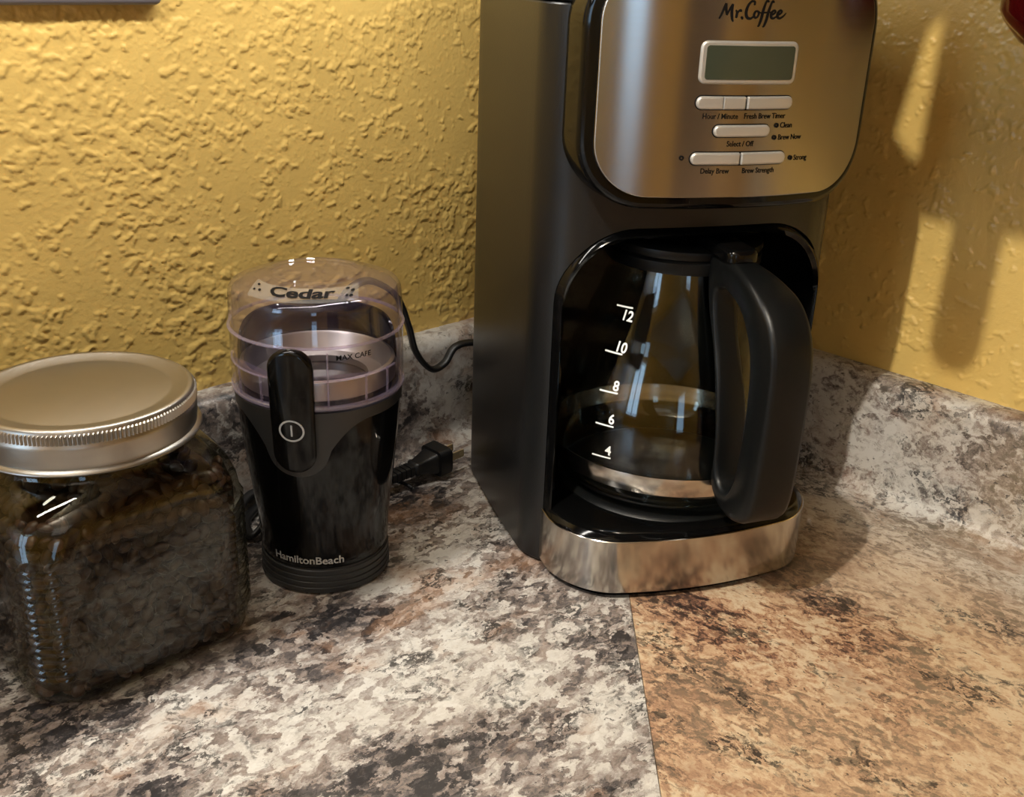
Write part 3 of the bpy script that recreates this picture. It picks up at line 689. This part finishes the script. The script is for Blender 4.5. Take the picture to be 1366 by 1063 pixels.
# scale marks
def CM(ang, z, d):
    r = grad(z) + 0.0003 + d; t = math.radians(ang); return (r * math.cos(t), r * math.sin(t), z)
for txt, a0, a1, z0, z1, tz in (('12', -143.5, -129.5, .1743, .1753, .1722 - .0022), ('10', -139.5, -127.5, .1479, .1485, .1520), ('8', -135, -124.4, .1251, .1261, .1298), ('6', -133, -123.2, .1052, .1058, .1098), ('4', -132.5, -122.6, .0845, .0855, .0899)):
    z0 -= Z0; z1 -= Z0; tz -= Z0; V, F = [], []
    for k in range(9):
        a = a0 + (a1 - a0) * k / 8; z = z0 + (z1 - z0) * k / 8; V += [CM(a, z - 0.0005, 0.0001), CM(a, z + 0.0005, 0.0001)]
        if k: F.append((2 * k - 2, 2 * k, 2 * k + 1, 2 * k - 1))
    mesh_obj('scale_mark', V, F, M_WHITE_INK, CAR, smooth=False)
    r = grad(tz)
    text_on('scale_number', txt, 0.0085, 0, tz, (lambda s, z, d, a1=a1, r=r: CM(a1 + math.degrees((s - 0.0022) / r), z, d)), M_WHITE_INK, CAR, d=0.0001, bold=0.0002)
# handle: a closed loop in the (r, z) plane, swept sideways
HA = math.radians(-99.3 + 29.5); HT = 0.0135
outer = [(0.0800, 0.030), (0.087, 0.0225), (0.101, 0.0195), (0.116, 0.0210), (0.1265, 0.0275), (0.1315, 0.040), (0.1335, 0.060), (0.1345, 0.090), (0.1340, 0.118), (0.1295, 0.138), (0.1175, 0.1530), (0.098, 0.1615), (0.075, 0.1660), (0.050, 0.1665), (0.0475, 0.160), (0.0475, 0.152)]
strap_o = [(0.0515, 0.136), (0.0625, 0.110), (0.0725, 0.084), (0.0785, 0.060), (0.0802, 0.042)]
inn = [(0.0840, 0.043), (0.0875, 0.0350), (0.0950, 0.0315), (0.1030, 0.0345), (0.1085, 0.045), (0.1105, 0.060), (0.1115, 0.090), (0.1105, 0.114), (0.1050, 0.1305), (0.0930, 0.1420), (0.0780, 0.1475), (0.0620, 0.1485), (0.0575, 0.140), (0.0640, 0.118), (0.0745, 0.092), (0.0815, 0.064)]
def closed_cat(P, m):
    P = [Vector((x, y, 0)) for x, y in P]; R = []; n = len(P)
    for i in range(n):
        p0, p1, p2, p3 = P[i - 1], P[i], P[(i + 1) % n], P[(i + 2) % n]
        for k in range(m):
            t = k / m; R.append(0.5 * ((2 * p1) + (p2 - p0) * t + (2 * p0 - 5 * p1 + 4 * p2 - p3) * t * t + (3 * p1 - p0 - 3 * p2 + p3) * t ** 3))
    return R
def resample(R, n):
    L_ = [0]
    for i in range(len(R)): L_.append(L_[-1] + (R[(i + 1) % len(R)] - R[i]).length)
    out = []
    for k in range(n):
        d = L_[-1] * k / n; i = max(j for j in range(len(R)) if L_[j] <= d + 1e-9); t = (d - L_[i]) / max(1e-9, L_[i + 1] - L_[i])
        out.append(R[i].lerp(R[(i + 1) % len(R)], t))
    return out
NH = 120
RO = resample(closed_cat(outer + strap_o, 6), NH); ci = Vector((0.094, 0.088, 0))
RI0 = resample(closed_cat(inn, 6), 240)
RI = []                                            # match inner points to outer ones by bearing
for q in RO:
    d = (q - ci); a = math.atan2(d.y, d.x); RI.append(min(RI0, key=lambda s: abs((math.atan2(s.y - ci.y, s.x - ci.x) - a + PI) % (2 * PI) - PI)))
def HM(r, y, z): return (r * math.cos(HA) - y * math.sin(HA), r * math.sin(HA) + y * math.cos(HA), z)
secs = []; bv = 0.0035
for o_, i_ in zip(RO, RI):
    d = (i_ - o_); l = d.length; d = d / max(l, 1e-6); b1 = min(bv, l * 0.4); ring = []
    tw = HT * (0.62 + 0.38 * min(1.0, max(0.0, (o_.x - 0.06) / 0.05)))
    for (e, y) in ((0, -tw + b1), (b1 * 0.3, -tw + b1 * 0.3), (b1, -tw), (l - b1, -tw), (l - b1 * 0.3, -tw + b1 * 0.3), (l, -tw + b1), (l, tw - b1), (l - b1 * 0.3, tw - b1 * 0.3), (l - b1, tw), (b1, tw), (b1 * 0.3, tw - b1 * 0.3), (0, tw - b1)):
        q = o_ + d * e; ring.append(HM(q.x, y, q.y))
    secs.append(ring)
V, F = [], []; mm = 12
for R in secs: V += R
for i in range(NH):
    j = (i + 1) % NH
    for k in range(mm): F.append((i * mm + k, i * mm + (k + 1) % mm, j * mm + (k + 1) % mm, j * mm + k))
mesh_obj('handle', V, F, M_HANDLE, CAR, True, 60)
# thumb lever on the lid
lev = rrect(0.030, 0.074, -0.010, 0.010, 0.006, 6)
pad(lev, 0.1665, 0.1735, 0.003, lambda r, y, d: HM(r, y, d + 0.001 - 0.05 * max(0, r - 0.05)), 'lid_lever', M_GLOSS, lid)

# ------------------------------------------------------------------ coffee grinder
GA = (-0.1185, 0.596); GAZ = math.radians(-78.75 - 17.5)     # azimuth of its front
GR = thing('coffee_grinder', 'black electric coffee grinder with clear lilac cup standing beside the jar', 'coffee grinder', (GA[0], GA[1], 0))
def grr(z): return float(np.interp(z, [0.0, 0.018, 0.04, 0.07, 0.10, 0.1297, 0.17], [0.0412, 0.0402, 0.0415, 0.0450, 0.0482, 0.0503, 0.0512]))
def GM(s, z, d):                                   # s = arc length to the right of the front line seen from outside
    r = grr(z) + d; t = GAZ + s / 0.05; return (r * math.cos(t), r * math.sin(t), z)
lathe_obj('base_ring', [(0, 0), (0.0385, 0), (0.041, 0.0015)] + sum([[(0.0412 - 0.0002 * k, 0.002 + 0.004 * k), (0.0412 - 0.0002 * k, 0.0048 + 0.004 * k), (0.0404 - 0.0002 * k, 0.0052 + 0.004 * k), (0.0404 - 0.0002 * k, 0.0058 + 0.004 * k)] for k in range(4)], []) + [(0.0400, 0.0185), (0, 0.0185)], M_CHAR, GR, 96)
lathe_obj('body', [(0, 0.0188), (0.0398, 0.0188)] + [(grr(z), z) for z in np.linspace(0.0195, 0.1245, 22)] + [(grr(0.126) - 0.0006, 0.126), (0.047, 0.1285), (0.0445, 0.1290), (0, 0.1290)], M_GLOSS, GR, 128)
# matte collar under the cup that dips around the button
V, F = [], []; n = 180
for k in range(n):
    s = (k / n - 0.5) * 2 * PI * 0.05; w_ = abs(s)
    if w_ < 0.0195: lo = 0.1010 - math.sqrt(0.0195 ** 2 - w_ ** 2) * 0.80
    elif w_ < 0.048: lo = 0.1010 + 0.0195 * (1 - (1 - (w_ - 0.0195) / 0.0285) ** 2.3)
    else: lo = 0.1205
    V += [GM(s, lo, -0.0005), GM(s, lo, 0.0006), GM(s, 0.1275, 0.0006), GM(s, 0.1283, -0.002)]
for k in range(n):
    j = (k + 1) % n
    for q in range(3): F.append((k * 4 + q, j * 4 + q, j * 4 + q + 1, k * 4 + q + 1))
mesh_obj('collar', V, F, M_CHAR, GR, True, 40)
# bowl seen through the cup
lathe_obj('grinding_bowl', [(0.030, 0.1295), (0.030, 0.1335), (0.0465, 0.1335), (0.0468, 0.142), (0.0462, 0.1445), (0.0440, 0.1452), (0.0430, 0.1440), (0.036, 0.124), (0.028, 0.118), (0.0, 0.117)], M_ALU, GR, 96)
lathe_obj('blade_hub', [(0, 0.117), (0.006, 0.1175), (0.006, 0.124), (0.003, 0.126), (0, 0.126)], M_RUBBER, GR, 24)
# dark arched band behind the bowl
V, F = [], []; n = 50; bz = math.radians(-78.75 + 180)
for k in range(n + 1):
    u = (k / n - 0.5) * 2; t = bz + u * 1.5; top = 0.148 + 0.017 * (1 - abs(u) ** 7)
    for r in (0.0462, 0.0478):
        V.append((r * math.cos(t), r * math.sin(t), 0.140)); V.append((r * math.cos(t), r * math.sin(t), top))
for k in range(n):
    a = 4 * k; c = a + 4
    F += [(a, c, c + 1, a + 1), (a + 2, a + 3, c + 3, c + 2), (a + 1, c + 1, c + 3, a + 3), (a, a + 2, c + 2, c)]
F += [(0, 1, 3, 2), (4 * n, 4 * n + 2, 4 * n + 3, 4 * n + 1)]
mesh_obj('dark_back_band', V, F, M_GLOSS, GR)
# clear cup: two shells
def cup_prof(t):
    P = [(0.0508 - t, 0.1297), (0.0512 - t, 0.132), (0.0514 - t, 0.150), (0.0514 - t, 0.1655), (0.0520 - t, 0.1665), (0.0518 - t, 0.1680), (0.0512 - t, 0.1690), (0.0508 - t, 0.1855), (0.0502 - t, 0.1890 - t * 0.3), (0.0486 - t, 0.1914 - t * 0.7), (0.040, 0.1946 - t), (0.030, 0.1968 - t), (0.0272, 0.1974 - t), (0.0266, 0.1984 - t), (0.0255, 0.1984 - t), (0.0245, 0.1976 - t), (0.012, 0.1984 - t), (0.002, 0.1986 - t)]
    return P
po = cup_prof(0.0); pi_ = cup_prof(0.0021)
lathe_obj('clear_cup', po + [(0.0012, 0.1996), (0, 0.1998)] + [(0, 0.1965)] + pi_[::-1] + [po[0]], M_CUP, GR, 128, angle=35)
M_RIM = thin_glass('lilac_rim_plastic', (0.93, 0.90, 0.97, 1), 1.7, 0.05, 0.16, rgb(225, 215, 240))
lathe_obj('cup_rim', [(0.0492, 0.1291), (0.0514, 0.1291), (0.0520, 0.1298), (0.0520, 0.1310), (0.0514, 0.1316), (0.0492, 0.1316)], M_RIM, GR, 128, closed=True)
lathe_obj('cup_rim', [(0.0505, 0.1663), (0.0521, 0.1663), (0.0524, 0.1670), (0.0521, 0.1677), (0.0505, 0.1677)], M_RIM, GR, 128, closed=True)
for s in (-0.040, -0.020, 0.020, 0.043, 0.060):
    pad(rrect(s - 0.0005, s + 0.0005, 0.1318, 0.1640 if s == 0.020 else 0.1475, 0.0003, 2), -0.0005, 0.0007, 0.0002, GM, 'cup_ridge', M_RIM, GR)
pad(rrect(-0.068, 0.068, 0.1470, 0.1478, 0.0003, 2) if False else [(-0.068 + 0.136 * k / 40, 0.1470) for k in range(41)] + [(0.068 - 0.136 * k / 40, 0.1478) for k in range(41)], -0.0005, 0.0007, 0.0002, GM, 'cup_ridge', M_RIM, GR)
text_on('cup_print', 'MAX CAFE', 0.0044, 0.035, 0.1610, GM, M_INK, GR, d=0.001, bold=0.00005)
# button tongue
pad([(x, z) for x, z in rrect(-0.0123, 0.0123, 0.0905, 0.1670, 0.0120, 10)], -0.001, 0.0052, 0.0022, lambda s, z, d: GM(s, z, d + max(0.0, 0.0503 - grr(z)) * 0.3), 'power_button', M_GLOSS, GR)
BT = lambda s, z, d: GM(s, z, d + 0.0054 + max(0.0, 0.0503 - grr(z)) * 0.3)
V, F = lathe([(0.0058, 0), (0.0068, 0), (0.0068, 0.0002), (0.0058, 0.0002)], 40, closed=True)
mesh_obj('power_symbol', [BT(x, y + 0.1185, d) for x, y, d in V], F, M_GREY_INK, GR)
pad(rrect(-0.0005, 0.0005, 0.1150, 0.1222, 0.0004, 3), 0, 0.0002, 0.0001, BT, 'power_symbol', M_GREY_INK, GR)
text_on('brand_lettering', 'HamiltonBeach', 0.0074, 0.0008, 0.0245, GM, M_GREY_INK, GR, d=0.0003, bold=0.00014, sx=1.24)
# label strip on the dome
def DM(s, tt, d):                                  # s sideways, tt outwards along the dome
    rr_ = 0.0335 + tt; t = math.radians(-78.75 - 12) + s / rr_
    z = float(np.interp(rr_, [0.0272, 0.030, 0.040, 0.0475, 0.0498], [0.1974, 0.1968, 0.1945, 0.1912, 0.188]))
    return (rr_ * math.cos(t), rr_ * math.sin(t), z + 0.0005 + d)
M_TAPE = thin_glass('clear_label_tape', (0.95, 0.95, 0.95, 1), 1.5, 0.12, 0.14, rgb(210, 210, 205))
SV, SF = [], []
for k in range(31):
    s = -0.034 + 0.068 * k / 30
    for j in range(6): SV.append(DM(s, 0.0135 - 0.0026 * j, 0.0002))
    if k:
        for j in range(5): SF.append(((k - 1) * 6 + j, k * 6 + j, k * 6 + j + 1, (k - 1) * 6 + j + 1))
lb = mesh_obj('name_label', SV, SF, M_TAPE, GR)
DT = lambda s, tt, d: DM(s, -tt, d)
text_on('lettering', 'Cedar', 0.0118, 0.0, -0.0065, DT, M_INK, lb, d=0.0006, bold=0.0004, sx=1.25)
for (s, q, r) in ((-0.029, -0.004, .0010), (-0.026, -0.008, .0009), (-0.0305, -0.0085, .0008), (0.0265, -0.0035, .0010), (0.0300, -0.006, .0011), (0.0292, -0.0100, .0010), (0.0265, -0.0095, .0008)):
    mesh_obj('printed_dot', [DT(s + r * 1.3 * math.cos(2 * PI * k / 14), q + r * math.sin(2 * PI * k / 14), 0.0006) for k in range(14)], [tuple(range(14))], M_INK, lb, smooth=False)

# grinder cord with plug (part of the grinder)
def world_to(o, P): return [Vector(p) - Vector(o.location) for p in P]
fig8 = [(0.0034 * math.cos(t) * (1.0 if True else 1), 0.0021 * math.sin(t) * (1 + 0.35 * abs(math.cos(t)))) for t in [2 * PI * k / 14 for k in range(14)]]
path = [(-0.0925, 0.6885, 0.0125), (-0.100, 0.682, 0.010), (-0.125, 0.670, 0.006), (-0.155, 0.672, 0.005), (-0.176, 0.658, 0.005), (-0.181, 0.635, 0.005), (-0.172, 0.616, 0.005), (-0.166, 0.632, 0.010), (-0.170, 0.654, 0.0125), (-0.150, 0.668, 0.013), (-0.125, 0.660, 0.012), (-0.112, 0.645, 0.011), (-0.114, 0.630, 0.010)]
V, F = sweep(catmull(world_to(GR, path), 8), fig8); mesh_obj('cord', V, F, M_RUBBER, GR)
path = [(-0.183, 0.612, 0.009), (-0.186, 0.634, 0.0125), (-0.181, 0.660, 0.0145), (-0.160, 0.681, 0.0125), (-0.130, 0.682, 0.012), (-0.108, 0.672, 0.014), (-0.114, 0.640, 0.016)]
V, F = sweep(catmull(world_to(GR, path), 8), fig8); mesh_obj('cord', V, F, M_RUBBER, GR)
p0 = Vector((-0.0935, 0.6875, 0.0125)); p1 = Vector((-0.0515, 0.7300, 0.0145)); ax = (p1 - p0).normalized(); sd = ax.cross(Vector((0, 0, 1))).normalized(); upv = sd.cross(ax)
def PLM(x, y, z): q = p0 + ax * x + sd * y + upv * z - Vector(GR.location); return tuple(q)
PLEN = (p1 - p0).length
rings = []
secl = [(0.0, .0042, .0032)]
for k in range(6): x = 0.003 + 0.0042 * k; g = 0.0008 * k / 5; secl += [(x, .0046 + g, .0036 + g), (x + 0.0026, .0046 + g, .0036 + g), (x + 0.0027, .0040 + g, .0030 + g), (x + 0.0040, .0040 + g, .0030 + g)]
secl += [(0.0295, .0062, .0052), (0.031, .0066, .0055), (0.033, .0060, .0050), (0.042, .0082, .0072), (0.0475, .0094, .0084), (0.0480, .0118, .0104), (PLEN - 0.0012, .0122, .0108), (PLEN, .0114, .0100)]
for x, hw, hh in secl:
    rings.append([PLM(x, y, z) for y, z in rrect(-hw, hw, -hh, hh, min(hw, hh) * 0.42, 3)])
V, F = stack(rings); plug = mesh_obj('plug', V, F, M_RUBBER, GR, True, 35)
for sgn in (-1, 1):
    P = rrect(PLEN - 0.002, PLEN + 0.0155, -0.0032, 0.0032, 0.0010, 4)
    pad(P, sgn * 0.0062 - 0.0007, sgn * 0.0062 + 0.0007, 0.0003, lambda x, z, d: PLM(x, d, z), 'prong', M_BRASS, plug)
    lathe_v, lathe_f = lathe([(0.0010, -0.0009), (0.0016, -0.0009), (0.0016, 0.0009), (0.0010, 0.0009)], 14, closed=True)
    mesh_obj('prong_hole_rim', [PLM(PLEN + 0.0125 + x, sgn * 0.0062 + z, y) for x, y, z in lathe_v], lathe_f, M_BRASS, plug)
V, F = sweep(catmull(world_to(GR, [(-0.094, 0.706, 0.010), (-0.086, 0.705, 0.005), (-0.078, 0.701, 0.0042), (-0.0725, 0.6975, 0.0025)]), 6), circ(0.0014, 8)); mesh_obj('wire_tie', V, F, M_RUBBER, GR)

# maker's own cord, hanging over the backsplash (part of the coffee maker)
mk_inv = (Matrix.Translation(Vector(MK.location)) @ Matrix.Rotation(ph, 4, 'Z')).inverted()
path = [(-0.132, 0.690, 0.080), (-0.130, 0.694, 0.115), (-0.122, 0.704, 0.145), (-0.1105, 0.7175, 0.1550), (-0.0993, 0.7293, 0.151), (-0.0872, 0.7413, 0.1371), (-0.0798, 0.7488, 0.1127), (-0.0747, 0.7539, 0.09), (-0.0641, 0.7645, 0.0727), (-0.0542, 0.7743, 0.0744), (-0.0466, 0.782, 0.0852), (-0.0313, 0.792, 0.086), (-0.005, 0.798, 0.080), (0.02, 0.785, 0.070)]
path = [(-0.134, 0.685, 0.020), (-0.133, 0.687, 0.045)] + path
V, F = sweep(catmull([mk_inv @ Vector(q) for q in path], 8), [(x * 1.0, y * 1.0) for x, y in fig8]); mesh_obj('power_cord', V, F, M_RUBBER, MK)

# ------------------------------------------------------------------ jar
JC = Vector((-0.2305, 0.518, 0.0)); JS = 1.065; JROT = math.radians(45)
JAR = thing('glass_jar', 'square clear glass jar with metal screw lid full of coffee beans', 'jar', JC, JROT); JAR.scale = (JS, JS, JS * 1.02)
def jring(h, r, z, n=40, rib=0.0):
    """rounded square half-size h, corner radius r"""
    P = rrect(-h, h, -h, h, min(r, h - 1e-4), 10)
    out = []
    Q = []
    for i in range(len(P)):
        a, c = P[i], P[(i + 1) % len(P)]; d = math.hypot(c[0] - a[0], c[1] - a[1])
        Q.append(a)
        if i % 11 == 10:
            for j in range(1, 8): Q.append((a[0] + (c[0] - a[0]) * j / 8, a[1] + (c[1] - a[1]) * j / 8))
    for x, y in Q:
        l = math.hypot(x, y); k = 1.0
        if rib:
            an = abs((math.atan2(abs(y), abs(x)) - PI / 4)); k = 1 + rib / l * max(0.0, min(1.0, (0.17 - an) / 0.04))
        bow = 0.0015 * (1 - min(1.0, (min(abs(x), abs(y)) / h) ** 2))
        out.append((x * k * (1 + bow / l), y * k * (1 + bow / l), z))
    return out
H0 = 0.0605
lv = [(0.046, 0.020, 0.0006), (0.053, 0.022, 0.0006), (0.0575, 0.025, 0.0028), (0.0595, 0.0262, 0.0065), (H0, 0.027, 0.012)]
z = 0.016
rings = [jring(h, r, zz) for h, r, zz in lv]
while z < 0.080:
    rings.append(jring(H0, 0.027, z, rib=0.0)); rings.append(jring(H0, 0.027, z + 0.0012, rib=0.0016)); rings.append(jring(H0, 0.027, z + 0.0026, rib=0.0016)); z += 0.0042
for h, r, zz in ((H0, 0.0272, 0.083), (0.0600, 0.029, 0.090), (0.0585, 0.033, 0.0965), (0.0560, 0.038, 0.1020), (0.0525, 0.043, 0.1062), (0.0500, 0.0495, 0.1090), (0.0485, 0.0484, 0.1115), (0.0480, 0.0479, 0.1150), (0.0480, 0.0479, 0.1330)):
    rings.append(jring(h, r, zz))
V, F = stack(rings, True, False)
mesh_obj('glass_body', V, F, M_JAR, JAR, True, 50)
ir = [jring(h - 0.0035, max(0.01, r - 0.003), zz + (0.004 if i == 0 else 0.0)) for i, (h, r, zz) in enumerate(((0.046, 0.02, 0.002), (0.0595, 0.0262, 0.0085), (H0, 0.027, 0.014), (H0, 0.027, 0.085), (0.0585, 0.033, 0.0965), (0.0525, 0.043, 0.1062), (0.0485, 0.0484, 0.1115), (0.0480, 0.0479, 0.1325)))]
V, F = stack(ir, True, False); mesh_obj('inner_wall', V, F, M_JAR, JAR, True, 50)
# screw lid
LR = 0.0548
jl = lathe_obj('lid', [(0.0485, 0.1172), (LR + 0.0012, 0.1166), (LR + 0.0018, 0.1174), (LR + 0.0014, 0.1184), (LR - 0.0006, 0.1192), (LR - 0.0002, 0.1230), (LR + 0.0002, 0.1290), (LR + 0.0001, 0.1308), (LR - 0.0006, 0.1315), (LR - 0.0006, 0.1362), (LR - 0.0012, 0.1380), (LR - 0.0026, 0.1388), (LR - 0.0044, 0.1384), (LR - 0.0060, 0.1372), (0.0440, 0.1370), (0.0430, 0.1365), (0.0420, 0.1368), (0, 0.1370)], M_ALU, JAR, 160, angle=50)
V, F = [], []; nk = 170
for k in range(nk * 2):
    t = 2 * PI * k / (nk * 2); r = LR - 0.0003 + (0.0007 if k % 2 else -0.0005)
    V += [(r * math.cos(t), r * math.sin(t), 0.1318), (r * math.cos(t), r * math.sin(t), 0.1360), ((LR - 0.0012) * math.cos(t), (LR - 0.0012) * math.sin(t), 0.1370)]
for k in range(nk * 2):
    j = (k + 1) % (nk * 2); F += [(3 * k, 3 * j, 3 * j + 1, 3 * k + 1), (3 * k + 1, 3 * j + 1, 3 * j + 2, 3 * k + 2)]
mesh_obj('knurled_edge', V, F, M_ALU, jl, smooth=False)

# coffee beans ---------------------------------------------------------------
def bean_mesh(seg=10, rows=7):
    V, F = [], []
    for i in range(rows + 1):
        t = PI * i / rows
        for k in range(seg):
            a = 2 * PI * k / seg; x = math.cos(t); y = math.sin(t) * math.cos(a); z = math.sin(t) * math.sin(a)
            z = z * (1.0 if z > 0 else 0.55)
            if z < -0.1: z += 0.28 * math.exp(-(y / 0.2) ** 2)          # crease
            V.append((x * 0.0050, y * 0.0037, z * 0.0031))
    for i in range(rows):
        for k in range(seg): F.append((i * seg + k, i * seg + (k + 1) % seg, (i + 1) * seg + (k + 1) % seg, (i + 1) * seg + k))
    return V, F
BV, BF = bean_mesh()
bean_me = []
first = mesh_obj('coffee_bean', BV, BF, M_BEAN, None, True, 60)
bme = first.data; bpy.data.objects.remove(first)
BEAN_LABEL = 'dark roasted coffee bean lying against the glass inside the jar'
spots = []
HB = 0.0605 - 0.0035 - 0.0036                       # beans touch the inner wall
jm = Matrix.Translation(JC) @ Matrix.Rotation(JROT, 4, 'Z') @ Matrix.Scale(JS, 4)
def push(x, y, z):
    spots.append((x, y, z))
# faces seen by the camera: local -y (front right in the picture) and local -x (front left)
rowz = 0
z = 0.009
while z < 0.101:
    k_ = 0 if z < 0.088 else (z - 0.088) * 0.55
    off_ = (rowz % 2) * 0.0038
    u = -HB + 0.012 + off_
    while u < HB - 0.012:
        push(u + random.uniform(-.001, .001), -HB + k_ + random.uniform(-0.0004, 0.0012), z + random.uniform(-.0008, .0008)); u += 0.0076
    u = -HB + 0.012 + off_
    while u < HB - 0.012:
        push(-HB + k_ + random.uniform(-0.0004, 0.0012), u + random.uniform(-.001, .001), z + random.uniform(-.0008, .0008)); u += 0.0076
    # rounded corners
    for (cx, cy, a0) in ((-1, -1, PI), (1, -1, 1.5 * PI)):
        for j in range(4):
            t = a0 + PI / 2 * (j + 0.5) / 4 + random.uniform(-.06, .06); r = 0.0195 - k_ * 0.5
            push(cx * (HB - 0.0195) + r * math.cos(t) * 0.98, cy * (HB - 0.0195) + r * math.sin(t) * 0.98, z + random.uniform(-.0008, .0008))
    z += 0.0068; rowz += 1
campos = Vector((0, 0, CAM_H))
def vis(s):                                         # facing measure: prefer beans nearest the camera
    return (jm @ Vector(s) - campos).length
spots.sort(key=vis)
def rnd_rot(): return Matrix.Rotation(random.uniform(0, 2 * PI), 4, 'X') @ Matrix.Rotation(random.uniform(-1, 1), 4, 'Y') @ Matrix.Rotation(random.uniform(0, 2 * PI), 4, 'Z')
for s in spots[:300]:
    o = bpy.data.objects.new('coffee_bean', bme); COL.objects.link(o)
    sc = random.uniform(0.9, 1.12)
    o.matrix_world = jm @ Matrix.Translation(s) @ rnd_rot() @ Matrix.Scale(sc, 4)
    tag(o, BEAN_LABEL, 'coffee bean', 'coffee beans in the jar')
V, F = [], []
rest = spots[300:]
ri = HB - 0.006
z = 0.009
while z < 0.108:
    lim = ri if z < 0.088 else ri - (z - 0.088) * 0.6
    g = np.arange(-lim, lim, 0.0088)
    for x in g:
        for y in g:
            if max(abs(x), abs(y)) > lim - 0.010 or z > 0.096:
                if (abs(x) > lim - 0.016 and abs(y) > lim - 0.016) and math.hypot(abs(x) - lim + 0.016, abs(y) - lim + 0.016) > 0.016: continue
                rest.append((x + random.uniform(-.002, .002), y + random.uniform(-.002, .002), z + random.uniform(-.002, .002)))
    z += 0.0075
for s in rest:
    Mx = Matrix.Translation(s) @ rnd_rot(); b = len(V)
    V += [tuple(Mx @ Vector(v)) for v in BV]; F += [tuple(b + i for i in f) for f in BF]
# dark heart of the heap
cv, cf = stack([[(x * 0.86, y * 0.86, zz) for x, y, _ in jring(0.056, 0.024, 0)] for zz in (0.008, 0.096)]); b = len(V)
V += cv; F += [tuple(b + i for i in f) for f in cf]
bh = mesh_obj('bean_heap', V, F, M_BEAN, None, True, 60); bh.location = JC; bh.rotation_euler = (0, 0, JROT); bh.scale = (JS, JS, JS)
tag(bh, 'heap of dark roasted coffee beans filling the middle of the jar', 'coffee beans'); bh['kind'] = 'stuff'

# ------------------------------------------------------------------ red mug hanging at the top right
mug = thing('red_cup', 'glossy dark red cup hanging by the yellow wall in the top right corner', 'cup', (0.3035, 0.6185, 0.3315))
lathe_obj('cup_body', [(0, 0.0), (0.017, 0.0), (0.027, 0.005), (0.0370, 0.0160), (0.0402, 0.0215), (0.0405, 0.03), (0.0405, 0.090), (0.0395, 0.092), (0.0385, 0.090), (0.0385, 0.024), (0.027, 0.010), (0, 0.005)], M_RED, mug, 64)
V, F = sweep(catmull([(0.039, 0, 0.082), (0.055, 0, 0.085), (0.064, 0, 0.067), (0.060, 0, 0.042), (0.039, 0, 0.030)], 8), [(x * 1.4, y) for x, y in circ(0.0045, 12)], up=Vector((0, 1, 0)))
mesh_obj('handle', V, F, M_RED, mug)
V, F = sweep(catmull([(0.050, 0, 0.074), (0.048, 0, 0.085), (0.050, 0, 0.10), (0.050, 0, 0.1795)], 8), circ(0.0018, 10), up=Vector((0, 1, 0))); mesh_obj('hook', V, F, M_SILVER, mug)
